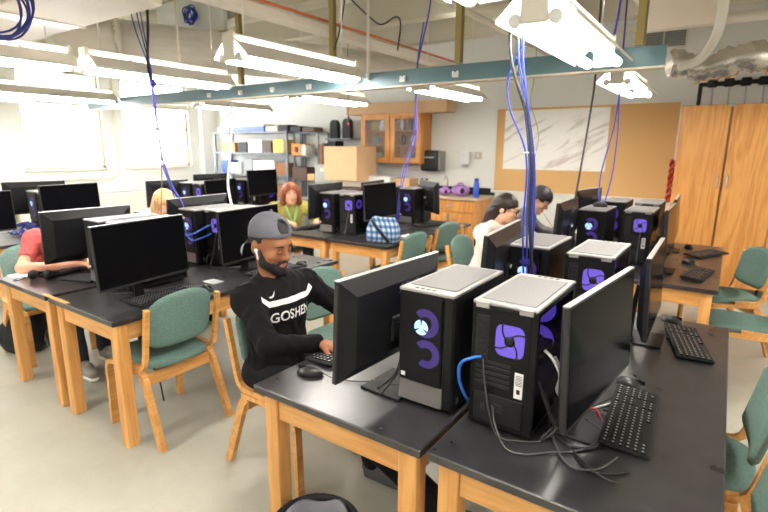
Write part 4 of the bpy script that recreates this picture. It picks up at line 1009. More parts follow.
def person(name, label, loc, rz, J0, look, skin, shirt, pants, h=.009, slim=1., hair=None, sleeve=1., shoes=None, head_sc=1., hands=True, legs=True, extra=None, curl=.55, handd=None):
    J = dict(BASEJ); J.update(J0); J = {k: (np.array(v, float) if v is not None else None) for k, v in J.items()}
    t = thing(name, label, 'person', loc, rz); M = frame(*look); A = J
    allp = np.array([v for v in J.values() if v is not None]); lo = allp.min(0)-.22; hi = allp.max(0)+.25; lo[2] = max(lo[2], -.02)
    for s in 'LR':
        if J['to'+s] is None: J['to'+s] = J['an'+s]+np.array((.17, 0, -.05))
    hi[0] = max(hi[0], J['toL'][0]+.12, J['toR'][0]+.12)
    B = Field(lo, hi, h)
    torso(B, J, -.006, slim)
    head_prims(B, A['head'], M, head_sc)
    B.cone(A['neck']-np.array((.0, 0, .02)), A['head']+M @ np.array((0, -.02, -.06)), .056*slim, .052*slim, .03)
    for s in 'LR':
        limb(B, A['sh'+s], A['el'+s], .05, .04, 0); limb(B, A['el'+s], A['wr'+s], .041, .027, 0, .015)
        if hands:
            d = (handd or {}).get(s, (A['wr'+s]-A['el'+s])*np.array((1, 1, .3))+np.array((.03, 0, -.02)))
            hand_prims(B, A['wr'+s], d, (0, 0, 1), 1 if s == 'L' else -1, curl)
        if legs:
            limb(B, A['hp'+s], A['kn'+s], .078, .055, 0); limb(B, A['kn'+s], A['an'+s], .054, .036, 0); B.cone(A['an'+s]-np.array((.03, 0, .03)), A['to'+s], .034, .028, .03)
    B.mesh('body', skin, t)
    # shirt
    C = Field(lo, hi, h); g = .009
    torso(C, J, g, slim)
    for s in 'LR':
        limb(C, A['sh'+s], A['el'+s], .056, .047, g*.7, .04)
        if sleeve >= 1: limb(C, A['el'+s], A['wr'+s]-(A['wr'+s]-A['el'+s])*.06, .046, .034, g*.5, .02)
        elif sleeve < 1:
            pass
    nk = A['neck']; hd = A['head']; C.cone(nk+(hd-nk)*.32, nk+(hd-nk)*.9, .066*slim, .066*slim, .012, 'sub')
    if sleeve < 1:
        for s in 'LR':
            a, b = A['sh'+s], A['el'+s]; dv = (b-a)/np.linalg.norm(b-a); cut = a+(b-a)*sleeve
            C.cone(cut+dv*.1, b+dv*.1, .1, .1, 0, 'sub')
    C.wave(.0035, lambda x, y, z: np.sin(38*x+21*z+6*np.sin(17*y))*np.sin(29*z-19*y+4*np.sin(21*x)))
    C.wave(.002, lambda x, y, z: np.sin(70*z+33*x+5*np.sin(30*y)))
    so = C.mesh('shirt', shirt, t)
    if legs:
        D = Field(lo, hi, h)
        D.ell(A['pel'], (.132, .168*slim, .10), None, .03)
        for s in 'LR': limb(D, A['hp'+s], A['kn'+s], .092, .068, 0); limb(D, A['kn'+s], A['an'+s]+np.array((0, 0, .02)), .072, .058, 0)
        D.wave(.003, lambda x, y, z: np.sin(40*x+30*z)*np.sin(35*y+20*z))
        D.mesh('trousers', pants, t)
        for s in 'LR':
            G = Field(A['to'+s]-.2, A['to'+s]+.2, .007); a = A['an'+s]; b = A['to'+s]
            G.cone(a+np.array((-.03, 0, -.045)), b+np.array((.012, 0, .004)), .043, .038, .03); G.cone(a+np.array((-.01, 0, -.01)), a*.5+b*.5+np.array((0, 0, .01)), .045, .04, .03)
            G.clip(lambda x, y, z: .004-z)
            G.mesh('shoe', shoes or BLKM, t)
            if shoes is not None and name == 'person' and 'sneaker' in shoes.name:
                G = Field(A['to'+s]-.2, A['to'+s]+.2, .007); G.cone(np.array((a[0]-.03, a[1], .02)), np.array((b[0]+.012, b[1], .02)), .048, .043, .02); G.clip(lambda x, y, z: np.maximum(z-.028, .003-z)); G.mesh('shoe_sole', WHITE, t)
    if extra: extra(t, J, M, B, C, so, h)
    return t
def hair_cap(t, c, M, m, sc=1., region=None, infl=.014, name='hair', h=.006, more=None):
    Fd = Field(np.array(c)-.2, np.array(c)+.2, h) if more is None else Field(np.array(c)-np.array((.26, .26, .42)), np.array(c)+.22, h)
    Fd.ell(np.array(c)+M @ np.array((0, -.014*sc, .036*sc)), np.array((.077, .098, .088))*sc+infl, M, 0)
    if more: more(Fd, lambda p: np.array(c)+M @ np.array(p))
    def loc(x, y, z):
        q = [x-c[0], y-c[1], z-c[2]]; return [M[0, i]*q[0]+M[1, i]*q[1]+M[2, i]*q[2] for i in range(3)]
    Fd.clip(lambda x, y, z: region(*loc(x, y, z)))
    Fd.wave(.0022, lambda x, y, z: np.sin(90*(loc(x, y, z)[0])+25*np.sin(14*z))*np.cos(60*y+40*x))
    return Fd.mesh(name, m, t)
def eyes(t, c, M, sc, closed, iris=(.05, .03, .02), brow=None):
    W = lambda p: Vector(np.array(c)+M @ (np.array(p)*sc))
    for s in (-1, 1):
        if not closed:
            mb = MB(); mb.ell(W((s*.032, .0795, .004)), (.0125*sc, .0125*sc, .0105*sc), 12, 8); e = mb.build('eye', WHITE, t)
            mb = MB(); mb.ell(W((s*.032, .0893, .003)), (.0055*sc, .0055*sc, .0055*sc), 10, 6); mb.build('iris', mat('iris_dark', iris, .2), e)
        else:
            mb = MB(); mb.tube(spline([W((s*.019, .091, -.002)), W((s*.027, .0945, -.0055)), W((s*.037, .0935, -.006)), W((s*.046, .086, -.001))], 4), .0016*sc, 6); mb.build('eyelashes', BLKM, t)
        if brow:
            mb = MB(); mb.tube(spline([W((s*.014, .0945, .022)), W((s*.028, .0945, .028)), W((s*.044, .084, .026)), W((s*.052, .074, .019))], 4), [.002*sc]*2+[.0032*sc]*7+[.0018*sc]*4, 6); mb.build('eyebrow', brow, t)
def lips(t, c, M, sc, col):
    W = lambda p: Vector(np.array(c)+M @ (np.array(p)*sc))
    mb = MB(); mb.tube(spline([W((-.021, .088, -.0655)), W((-.008, .0955, -.0615)), W((0, .0965, -.063)), W((.008, .0955, -.0615)), W((.021, .088, -.0655))], 4), [.0012]+[.0038*sc]*15+[.0012], 6)
    mb.tube(spline([W((-.019, .088, -.067)), W((-.006, .0955, -.0715)), W((.006, .0955, -.0715)), W((.019, .088, -.067))], 4), [.0012]+[.0044*sc]*11+[.0012], 6)
    mb.build('lips', col, t)

# --- the man in the backward cap
SK1 = skin_mat('skin_brown', srgb(150, 98, 66)); SKL = skin_mat('skin_light', srgb(228, 176, 146)); SKP = skin_mat('skin_pink', srgb(224, 164, 136))
BLACKSH = mat('black_jersey', (.0055, .0055, .006), .8, 0, .15, bump=(500, .1)); BLACKTR = mat('black_trousers', (.009, .009, .011), .8, 0, .2)
CAPG = mat('grey_cap_cloth', srgb(104, 104, 112), .9, 0, .2, noise=(200, .12, (1, 1, 1))); HAIRB = mat('hair_black', (.010, .008, .008), .6)
PRINT = mat('white_print', (.78, .78, .77), .6)
def man_extra(t, J, M, B, C, so, h):
    c = J['head']; sc = 1.09
    def loc(x, y, z):
        q = [(x-c[0])/sc, (y-c[1])/sc, (z-c[2])/sc]; return [M[0, i]*q[0]+M[1, i]*q[1]+M[2, i]*q[2] for i in range(3)]
    # beard: jaw shell with moustache and mouth gap
    F = Field(c-.16, c+.16, .004); head_prims(F, c, M, sc, .0032, True, False)
    def reg(x, y, z):
        a, f, u = loc(x, y, z); aa = np.abs(a)
        top = np.where(f > .04, -.058+np.clip((.062-f), 0, .03)*.5, -.036+np.clip(.03-f, 0, .05)*1.6)
        d = u-top
        d = np.minimum(d, np.maximum(np.maximum(np.abs(u+.0525)-.0045-.12*0, aa-.028), .06-f))      # moustache
        mouth = .0205-np.sqrt((a*.9)**2+((u+.066)*2.1)**2); mouth = np.where(f > .06, mouth, -1)
        back = (.012-f) ; lowb = -.135-u
        return np.maximum(np.maximum(d, mouth), np.maximum(back, lowb))
    F.clip(reg); F.mesh('beard', HAIRB, t)
    # short hair under the cap
    hair_cap(t, c, M, HAIRB, sc, lambda a, f, u: np.maximum(np.where(f > .02, .066-u, .012-u+np.clip(f, -.1, .02)*.9), f*0-1), .004)
    # backward cap with arch opening over the forehead
    F = Field(c-.2, c+.22, .0042)
    F.ell(c+M @ np.array((0, -.008, .046))*sc, np.array((.0865, .102, .086))*sc, M, 0)
    F.ell(c+M @ np.array((0, -.012, .058))*sc, np.array((.080, .092, .078))*sc, M, .02)
    F.ell(c+M @ np.array((0, -.012, .035))*sc, np.array((.077, .092, .086))*sc+.0, M, 0, 'sub')
    def capreg(x, y, z):
        a, f, u = loc(x, y, z); rim = (.043+.32*f)-u+.0*a
        hole = np.where(f > .03, .031-np.sqrt(a**2+(u-.097)**2), -1.)
        inner = -1
        return np.maximum(rim*.95, hole)
    F.clip(capreg)
    cap = F.mesh('cap', CAPG, t); W = lambda p: Vector(c+M @ np.array(p)*sc)
    mb = MB(); nu, nv = 14, 6; vs = []
    for sgn in (0, 1):
        for j in range(nv+1):
            for i in range(nu+1):
                u = -1+2*i/nu; v = j/nv; x = .078*u*(1-.12*v*v); y = -.078-math.sqrt(max(0, 1-(u*.98)**2))*(.014+.055*v)*1.0; zz = .002-.025*u*u-.062*v-sgn*.004
                vs.append(W((x, y, zz)))
    n0 = (nu+1)*(nv+1)
    fs = [(s_*n0+j*(nu+1)+i, s_*n0+j*(nu+1)+i+1, s_*n0+(j+1)*(nu+1)+i+1, s_*n0+(j+1)*(nu+1)+i) for s_ in (0, 1) for j in range(nv) for i in range(nu)]
    bd = [i for i in range(nu+1)]+[j*(nu+1)+nu for j in range(1, nv+1)]+[nv*(nu+1)+i for i in range(nu-1, -1, -1)]+[j*(nu+1) for j in range(nv-1, 0, -1)]
    fs += [(bd[k], bd[(k+1) % len(bd)], bd[(k+1) % len(bd)]+n0, bd[k]+n0) for k in range(len(bd))]
    mb.add(vs, fs, True); mb.build('cap_brim', mat('brim_pale', srgb(128, 128, 134), .8), cap)
    mb = MB(); mb.bar(spline([W((-.053, .066, .070)), W((-.03, .082, .074)), W((0, .089, .075)), (W((.03, .082, .074))), W((.053, .066, .070))], 4), .016, .004, tuple(M[:, 2])); mb.build('cap_strap', CAPG, cap)
    mb = MB(); mb.ell(W((0, -.02, .148)), (.008, .008, .005), 10, 6); mb.build('cap_button', CAPG, cap)
    eyes(t, c, M, sc, True, brow=HAIRB); lips(t, c, M, sc, skin_mat('lips_brown', srgb(150, 92, 78)))
    # white earbud in the right ear
    mb = MB(); mb.ell(W((.088, .006, -.012)), (.009, .009, .009), 10, 8); mb.cyl(W((.090, .010, -.014)), W((.086, .022, -.048)), .0042, 8); mb.build('earbud', WHITE, t)
    # collar
    mb = MB(); nk = J['neck']; ax = Vector(J['head']-nk).normalized(); r1 = Vector((0, 1, 0)); f1 = r1.cross(ax).normalized()
    mb.tube([Vector(nk)+ax*.028+Vector((.006, 0, 0))+r1*.066*math.cos(a)+f1*.064*math.sin(a)+ax*(-.018*math.sin(a)) for a in np.linspace(0, 2*math.pi, 28, endpoint=False)], .007, 6, closed=True); mb.build('collar', BLACKSH, so)
    # prints cast onto the shirt front
    bv = BVHTree.FromPolygons([v.co.copy() for v in so.data.vertices], [tuple(p.vertices) for p in so.data.polygons])
    ch = Vector(J['chest']); lift = .002
    acr = Vector(J['shL']-J['shR']).normalized(); fw_ = Vector((1, 0, .12)).normalized(); upv = fw_.cross(acr).normalized(); 
    if upv.z < 0: upv = -upv
    def project(vs, fs, name, uo, vo, rot=0):
        bm = bmesh.new(); bvs = [bm.verts.new(v) for v in vs]
        for f in fs:
            try: bm.faces.new([bvs[i] for i in f])
            except ValueError: pass
        bmesh.ops.triangulate(bm, faces=bm.faces[:])
        for _ in range(2):
            bmesh.ops.subdivide_edges(bm, edges=[e for e in bm.edges if e.calc_length() > .014], cuts=1)
            bmesh.ops.triangulate(bm, faces=[f for f in bm.faces if len(f.verts) > 3])
        for v in bm.verts:
            x, y = v.co.x*math.cos(rot)-v.co.y*math.sin(rot), v.co.x*math.sin(rot)+v.co.y*math.cos(rot)
            o = ch+acr*(x+uo)+upv*(y+vo)+fw_*.5
            hit = bv.ray_cast(o, -fw_)
            v.co = (hit[0]+hit[1]*lift*(1 if hit[1].dot(fw_) > 0 else -1)) if hit[0] is not None else o-fw_*.38
        me = bpy.data.meshes.new(name); bm.to_mesh(me); bm.free(); me.materials.append(PRINT)
        o = bpy.data.objects.new(name, me); COL.objects.link(o); o.parent = so
        return o
    vs, fs = text_mesh('GOSHEN', .060, 0, True); vs = [Vector((v.x*1.0, v.y*1.12, 0)) for v in vs]
    project(vs, fs, 'lettering', -.002, -.020)
    # curved stripe with upturned ends above the letters
    st = []; N = 24
    for i in range(N+1):
        x = -.155+.31*i/N; e = max(0, abs(x)-.115)/.04
        st.append((Vector((x, .064+.0*x+.035*e**1.5, 0)), Vector((x, .092+.05*e**1.2*1.0, 0)) if e < .95 else Vector((x, .064+.035*e**1.5+.004, 0))))
    vs = [p for a in st for p in a]; fs = [(2*i, 2*i+2, 2*i+3, 2*i+1) for i in range(N)]
    project(vs, fs, 'chest_stripe', -.004, -.026)
    sw = [(-.022, .0), (-.010, -.008), (.0, -.006), (.024, .010), (.002, .0), (-.009, -.001), (-.016, .005)]
    project([Vector((x, y, 0)) for x, y in sw], [tuple(range(7))], 'swoosh', -.092, .092, R(28))
    return
person('person', 'man in backward grey cap and black long-sleeved GOSHEN shirt, typing at a computer', (-1.86, 1.66, 0), 0,
    dict(pel=(.05, 0, .55), belly=(.06, 0, .68), head=(.076, -.038, 1.204), neck=(.045, -.012, 1.01), chest=(.055, 0, .865), shR=(.03, -.158, .942), shL=(.085, .182, .958), elR=(.285, -.265, .80), wrR=(.45, -.115, .806), elL=(.28, .28, .82), wrL=(.44, .10, .80),
         hpR=(.02, -.09, .545), knR=(.60, -.09, .47), anR=(.99, .0, .15), toR=(1.13, .01, .14), knL=(.46, .16, .55), anL=(.55, .16, .09)),
    (R(2), R(17), R(-4)), SK1, BLACKSH, BLACKTR, .0062, .96, sleeve=1, head_sc=1.09, extra=man_extra, handd={'R': (.13, .06, -.03), 'L': (.13, -.05, -.03)}, shoes=mat('grey_shoe', srgb(90, 90, 92), .6))

# --- red shirt person leaning over the left table, head hidden behind the monitor
def red_extra(t, J, M, B, C, so, h): hair_cap(t, J['head'], M, mat('hair_brown', srgb(78, 52, 36), .6), 1, lambda a, f, u: np.where(f > .05, .05-u, -.03-u))
RED_T = mat('red_tee', srgb(196, 92, 92), .85, 0, .2, noise=(20, .14, (.3, .3, 6)))
person('person', 'person in a red T-shirt leaning on the left table, head hidden by a monitor', (-4.36, 1.66, 0), 0,
    dict(belly=(.08, 0, .68), chest=(.17, .02, .86), neck=(.32, .03, .98), head=(.44, .05, 1.06), shR=(.17, -.15, .975), shL=(.2, .2, .97), elR=(.29, -.30, .80), wrR=(.47, .02, .79), elL=(.36, .33, .80), wrL=(.5, .18, .79), knR=(.5, -.13, .55), anR=(.58, -.12, .09)),
    (R(0), R(50), 0), SKP, RED_T, mat('dark_jeans', (.03, .035, .05), .8), .01, 1.0, sleeve=.62, extra=red_extra, shoes=mat('sneaker_grey', srgb(150, 146, 138), .7))
# --- blond person
HBL = mat('hair_blond', srgb(200, 160, 110), .5, noise=(60, .35, (1, 1, .1)))
def blond_extra(t, J, M, B, C, so, h):
    c = J['head']
    def more(F, W):
        for s in (-1, 1): F.cone(W((s*.07, -.03, .02)), W((s*.075, -.03, -.14)), .03, .035, .03)
        F.ell(W((0, -.07, -.06)), (.085, .06, .12), M, .03)
    hair_cap(t, c, M, HBL, 1, lambda a, f, u: np.where(f > .035, .055-u-np.abs(a)*.4, -.5), .018, more=more)
    eyes(t, c, M, 1, False, brow=HBL); lips(t, c, M, 1, mat('lips_pink', srgb(206, 120, 110), .5))
person('person', 'blond person looking down behind a monitor on the left', (-4.56, 2.68, 0), 0,
    dict(belly=(.05, 0, .68), chest=(.08, 0, .85), neck=(.13, 0, .985), head=(.19, 0, 1.125), shR=(.05, -.17, .95), shL=(.05, .17, .95), elR=(.22, -.26, .80), elL=(.22, .26, .80)),
    (R(8), R(20), 0), SKL, mat('cream_top', srgb(226, 208, 176), .85), mat('blue_jeans', (.05, .07, .14), .8), .011, .9, extra=blond_extra)
# --- red-haired woman in the yellow-green cardigan
HRD = mat('hair_auburn', srgb(138, 68, 36), .5, noise=(60, .25, (1, 1, .1)))
LAN = mat('green_scarf', srgb(150, 186, 120), .8)
def rw_extra(t, J, M, B, C, so, h):
    c = J['head']
    def more(F, W):
        for s in (-1, 1): F.cone(W((s*.08, -.02, .03)), W((s*.095, -.01, -.10)), .04, .042, .03)
        F.ell(W((0, -.07, -.05)), (.1, .06, .11), M, .03)
    hair_cap(t, c, M, HRD, 1, lambda a, f, u: np.where(f > .035, .080-u-np.abs(a)*.9, -.5), .024, more=more)
    eyes(t, c, M, 1, False, brow=HRD); lips(t, c, M, 1, mat('lips_rose', srgb(200, 100, 96), .5))
    mb = MB(); nk = Vector(J['neck']); mb.tube(spline([nk+Vector((.0, .08, .03)), nk+Vector((.1, .05, -.06)), nk+Vector((.135, .0, -.2)), nk+Vector((.1, -.05, -.06)), nk+Vector((0, -.08, .03))], 5), .016, 8); mb.build('scarf', LAN, so)
person('person', 'red-haired woman in a yellow-green cardigan facing the camera', (-4.52, 4.42, 0), R(-32),
    dict(belly=(.05, 0, .67), chest=(.1, 0, .84), neck=(.15, 0, .965), head=(.21, 0, 1.105), shR=(.07, -.18, .93), shL=(.07, .18, .93), elR=(.22, -.24, .80), elL=(.24, .3, .79), wrL=(.46, .24, .80), wrR=(.42, -.10, .80)),
    (R(-6), R(4), 0), SKL, mat('olive_cardigan', srgb(160, 152, 74), .85, noise=(40, .08, (1, 1, 1))), mat('dark_skirt', (.03, .03, .04), .8), .011, .95, extra=rw_extra)
# --- woman in white
HDK = mat('hair_dark', srgb(48, 34, 30), .45, noise=(60, .3, (1, 1, .1)))
def ww_extra(t, J, M, B, C, so, h):
    c = J['head']
    def more(F, W):
        F.ell(W((0, -.075, -.02)), (.07, .06, .09), M, .03)
        F.cone(W((0, -.10, -.06)), np.array(J['neck'])+np.array((-.13, -.0, -.13)), .055, .05, .04)
        F.cone(np.array(J['neck'])+np.array((-.13, 0, -.13)), np.array(J['chest'])+np.array((-.16, 0, -.03)), .05, .03, .03)
    hair_cap(t, c, M, HDK, 1, lambda a, f, u: np.where(f > .02, .045-u-np.abs(a)*.3+.3*np.clip(.06-f, 0, .1)*-1, -.5), .012, more=more)
    eyes(t, c, M, 1, True, brow=HDK); lips(t, c, M, 1, MATS['lips_rose'])
    W = lambda p: Vector(np.array(c)+M @ np.array(p)); mb = MB()
    for s in (-1, 1):
        mb.tube([W((s*.033+.024*math.cos(a), .104, .002+.02*math.sin(a))) for a in np.linspace(0, 2*math.pi, 16, endpoint=False)], .0022, 5, closed=True)
        mb.tube([W((s*.057, .102, .006)), W((s*.083, .0, .004))], .002, 5)
    mb.tube([W((-.01, .106, .006)), W((.01, .106, .006))], .002, 5); mb.build('glasses', BLKM, t)
person('person', 'dark-haired woman in a white top and glasses seen in profile', (-1.72, 4.02, 0), R(4),
    dict(belly=(.05, 0, .68), chest=(.08, 0, .87), neck=(.12, 0, 1.01), head=(.19, 0, 1.16), shR=(.06, -.17, .965), shL=(.06, .17, .965)),
    (R(6), R(14), 0), SKL, mat('white_top', srgb(232, 226, 218), .8), MATS['dark_jeans'], .011, .9, extra=ww_extra)
# --- man in the grey hoodie
def mh_extra(t, J, M, B, C, so, h):
    hair_cap(t, J['head'], M, mat('hair_black_soft', srgb(34, 28, 28), .5, noise=(50, .3, (1, 1, 1))), 1, lambda a, f, u: np.where(f > .045, .04-u, np.where(f > -.02, .005-u, -.055-u)), .018)
    eyes(t, J['head'], M, 1, True, brow=HDK); lips(t, J['head'], M, 1, MATS['lips_pink'])
    F = Field(J['neck']-.22, J['neck']+.22, .01); n = J['neck']
    F.cone(n+np.array((-.07, -.09, -.02)), n+np.array((-.11, 0, -.05)), .045, .055, .03); F.cone(n+np.array((-.07, .09, -.02)), n+np.array((-.11, 0, -.05)), .045, .055, .03); F.mesh('hood', MATS['grey_hoodie'], so)
mat('grey_hoodie', srgb(116, 114, 118), .9, 0, .2, noise=(60, .06, (1, 1, 1)))
person('person', 'man with dark hair in a grey hoodie bending over his work', (-1.83, 4.95, 0), R(0),
    dict(belly=(.06, 0, .68), chest=(.12, 0, .88), neck=(.2, 0, 1.03), head=(.30, 0, 1.165), shR=(.1, -.18, .98), shL=(.1, .18, .98), elR=(.26, -.26, .82), wrR=(.5, -.15, .82), elL=(.26, .26, .82), wrL=(.5, .15, .82)),
    (R(10), R(38), 0), SKL, MATS['grey_hoodie'], MATS['dark_jeans'], .011, 1., extra=mh_extra)
# ------------------------------------------------------------------ things lying about
# plaid bag
def plaid():
    m = bpy.data.materials.new('blue_plaid'); m.use_nodes = True; nt = m.node_tree; b = nt.nodes['Principled BSDF']
    tc = nt.nodes.new('ShaderNodeTexCoord'); sp = nt.nodes.new('ShaderNodeSeparateXYZ'); nt.links.new(tc.outputs['Object'], sp.inputs[0])
    ad = nt.nodes.new('ShaderNodeMath'); ad.operation = 'ADD'; nt.links.new(sp.outputs[0], ad.inputs[0]); nt.links.new(sp.outputs[1], ad.inputs[1])
    def st(o, f, th):
        a = nt.nodes.new('ShaderNodeMath'); a.operation = 'MULTIPLY'; a.inputs[1].default_value = f; nt.links.new(o, a.inputs[0])
        s = nt.nodes.new('ShaderNodeMath'); s.operation = 'SINE'; nt.links.new(a.outputs[0], s.inputs[0])
        g = nt.nodes.new('ShaderNodeMath'); g.operation = 'GREATER_THAN'; g.inputs[1].default_value = th; nt.links.new(s.outputs[0], g.inputs[0]); return g.outputs[0]
    s1, s2 = st(ad.outputs[0], 120, 0.), st(sp.outputs[2], 110, .0)
    sm = nt.nodes.new('ShaderNodeMath'); sm.operation = 'ADD'; nt.links.new(s1, sm.inputs[0]); nt.links.new(s2, sm.inputs[1])
    dv = nt.nodes.new('ShaderNodeMath'); dv.operation = 'MULTIPLY'; dv.inputs[1].default_value = .5; nt.links.new(sm.outputs[0], dv.inputs[0])
    cr = nt.nodes.new('ShaderNodeValToRGB'); cr.color_ramp.interpolation = 'CONSTANT'; e = cr.color_ramp.elements
    e[0].color = (*srgb(44, 72, 118), 1); e[1].position = .75; e[1].color = (*srgb(180, 192, 204), 1); n = e.new(.3); n.color = (*srgb(92, 126, 166), 1)
    nt.links.new(dv.outputs[0], cr.inputs[0]); nt.links.new(cr.outputs[0], b.inputs['Base Color']); b.inputs['Roughness'].default_value = .8
    return m
t = thing('plaid_bag', 'blue and white plaid bag with black strap on the table', 'bag', (-2.72, 3.93, Z+.001), R(12))
mb = MB(); prof = [(0, .15, .075), (.02, .165, .09), (.10, .17, .09), (.18, .15, .06), (.225, .125, .025), (.235, .12, .016)]; n = 32; vs = []
for z, a, b in prof:
    for i in range(n):
        th = 2*math.pi*i/n; c, s = math.cos(th), math.sin(th)
        vs.append((math.copysign(abs(c)**.6, c)*a, math.copysign(abs(s)**.6, s)*b, z+.012*math.cos(3*th)*(z/.235)))
fs = [(k*n+i, k*n+(i+1) % n, (k+1)*n+(i+1) % n, (k+1)*n+i) for k in range(len(prof)-1) for i in range(n)]+[tuple(range(n))[::-1], tuple((len(prof)-1)*n+i for i in range(n))]
mb.add(vs, fs, True); mb.build('body', plaid(), t)
MB().bar(spline([(-.10, -.05, .215), (-.06, -.085, .18), (0, -.1, .12), (.06, -.105, .06), (.1, -.1, .015)], 5), .03, .004, (.8, 0, .6)).build('strap', BLKM, t)
t = thing('paper_stack', 'white papers with a red folder edge beside the plaid bag', 'papers', (-2.70, 4.28, Z+.0005), R(8))
MB().box((-.14, -.12, 0), (.14, .12, .012)).build('sheet', WHITE, t); MB().box((-.14, -.12, .0125), (.06, -.10, .02)).build('folder_edge', RED, t)
tag(MB().box((-.06, -.045, 0), (.06, .045, .002)).build('paper_slip', WHITE, None, (-2.80, 2.02, Z+.0005)), 'small white paper slip on the table behind the man in the cap', 'paper')
# headphones and papers on the red shirt table
t = thing('headphones', 'black headphones lying on the corner of the left table', 'headphones', (-3.80, 1.37, Z+.001), R(35))
for s in (-1, 1): MB().ell((s*.05, 0, .032), (.026, .042, .032), 18, 12).build('ear_cup', BLKM, t)
MB().bar(spline([(-.055, .02, .045), (-.07, .09, .02), (-.03, .14, .012), (.03, .14, .012), (.07, .09, .02), (.055, .02, .045)], 6), .022, .012, (0, .3, 1)).build('headband', BLKM, t)
MB().tube(spline([(-.07, -.04, .02), (-.12, -.08, .006), (-.16, -.02, .006), (-.1, .04, .006)], 6), .003, 6).build('cord', BLKC, t)
tag(MB().box((-.09, -.06, 0), (.09, .06, .004)).build('paper_slip', WHITE, None, (-4.00, 1.33, Z+.0005)), 'white paper with red print near the headphones', 'paper')
t = thing('notebook', 'black notebook on the left table under the monitor', 'notebook', (-3.58, 1.55, Z+.0005), R(20)); MB().box((-.14, -.09, 0), (.14, .09, .016), .003).build('cover', BLKM, t); MB().box((-.136, -.0885, .003), (.137, .0885, .013)).build('pages', WHITE, t)
tag(MB().box((-.018, -.012, 0), (.30, .012, .006), .001).build('wooden_ruler', OAKX, None, (-3.36, 1.222, Z+.0005)), 'wooden strip lying across the seam of the left tables', 'ruler')
# backpack under the left table
BPK = mat('backpack_nylon', (.010, .010, .012), .7, 0, .4, bump=(60, .15))
t = thing('backpack', 'black backpack on the floor under the left table', 'backpack', (-4.62, 1.52, 0), R(-25))
F = Field((-.3, -.28, 0), (.32, .28, .6), .012); F.ell((0, 0, .2), (.17, .15, .24), None, .02); F.ell((.02, -.02, .12), (.19, .17, .14), None, .05); F.ell((-.02, .02, .38), (.12, .12, .14), None, .06); F.wave(.005, lambda x, y, z: np.sin(30*x+20*z)*np.sin(25*y-12*z)); F.clip(lambda x, y, z: .004-z); F.mesh('body', BPK, t)
F = Field((-.3, -.3, 0), (.3, .1, .4), .012); F.ell((.02, -.13, .15), (.12, .07, .12), None, .02); F.clip(lambda x, y, z: .006-z); F.mesh('front_pocket', BPK, t)
for s in (-1, 1): MB().bar(spline([(s*.07, .10, .46), (s*.1, .2, .40), (s*.12, .21, .22), (s*.11, .14, .06)], 6), .05, .012, (1, 0, 0)).build('strap', BPK, t)
MB().tube(spline([(-.05, .06, .48), (-.03, .07, .56), (.03, .07, .56), (.05, .06, .48)], 5), .011, 8).build('handle', BPK, t)
# black bag with grey lining below the front table
t = thing('waste_bin', 'black bin with a grey liner at the bottom edge of the photo', 'bin', (-1.075, 1.135, 0))
MB().lathe([(.11, 0), (.125, .02), (.155, .31), (.165, .325), (.157, .33), (.147, .31), (.115, .03), (.001, .028)], 30).build('body', BLKM, t)
mb = MB(); n = 40; vs = []
for r, z in ((.135, .30), (.138, .322), (.13, .318), (.115, .27), (.09, .2), (.02, .16)):
    for i in range(n):
        a = 2*math.pi*i/n; rr = r*(1+.03*math.sin(7*a+z*30)); vs.append((rr*math.cos(a), rr*math.sin(a), z+.012*math.sin(5*a)))
mb.add(vs, [(k*n+i, k*n+(i+1) % n, (k+1)*n+(i+1) % n, (k+1)*n+i) for k in range(5) for i in range(n)], True); mb.build('liner', mat('liner_grey', srgb(120, 120, 130), .4), t)
# white helmet-like pouch between the front tables
t = thing('white_pouch', 'white pouch with black strap hanging below the seam of the front tables', 'pouch', (-.68, 1.60, .40))
MB().ell((0, 0, .14), (.085, .10, .16), 22, 14).build('body', mat('pouch_white', srgb(214, 204, 192), .6), t)
MB().bar(spline([(-.088, -.06, .2), (-.04, -.10, .14), (.02, -.108, .13), (.07, -.085, .16)], 6), .016, .004, (0, .3, 1)).build('strap', BLKM, t)
MB().tube(spline([(0, 0, .29), (.0, 0, .32), (0, .0, .329)], 3), .006, 6).build('hanging_loop', BLKM, t)
# power strip hanging under left table
t = thing('power_strip', 'black power strip hanging at the gap of the left tables', 'power strip', (-3.315, 1.33, .40), R(10))
MB().box((-.022, -.02, 0), (.022, .02, .22), .005).build('body', BLKM, t)
mb = MB()
for k in range(4): mb.box((-.012, -.0225, .02+k*.05), (.012, -.0202, .05+k*.05))
mb.build('outlet', DGRY, t)
MB().tube(spline([(0, 0, .22), (.0, .0, .30), (0, .02, .33)], 4), .006, 6).build('cord', BLKC, t)
coil('cable_coil', 'black power cord coiled under the left table gap', Vector((-3.42, 1.27, .45)), .06, 5, .005, Euler((R(80), 0, R(30))).to_matrix(), BLKC, .012)
t = thing('power_adapter', 'black power adapter hanging below the left aisle table', 'adapter', (-3.02, 1.62, .42)); MB().box((-.02, -.03, 0), (.02, .03, .12), .006).build('body', BLKM, t)
MB().tube(spline([(0, 0, 0), (.03, .0, -.12), (.10, .02, -.25), (.12, .03, -.41)], 6), .005, 6).build('cord', BLKC, t); MB().tube(spline([(0, 0, .12), (0, 0, .2), (0, .02, .33)], 4), .005, 6).build('cord', BLKC, t)
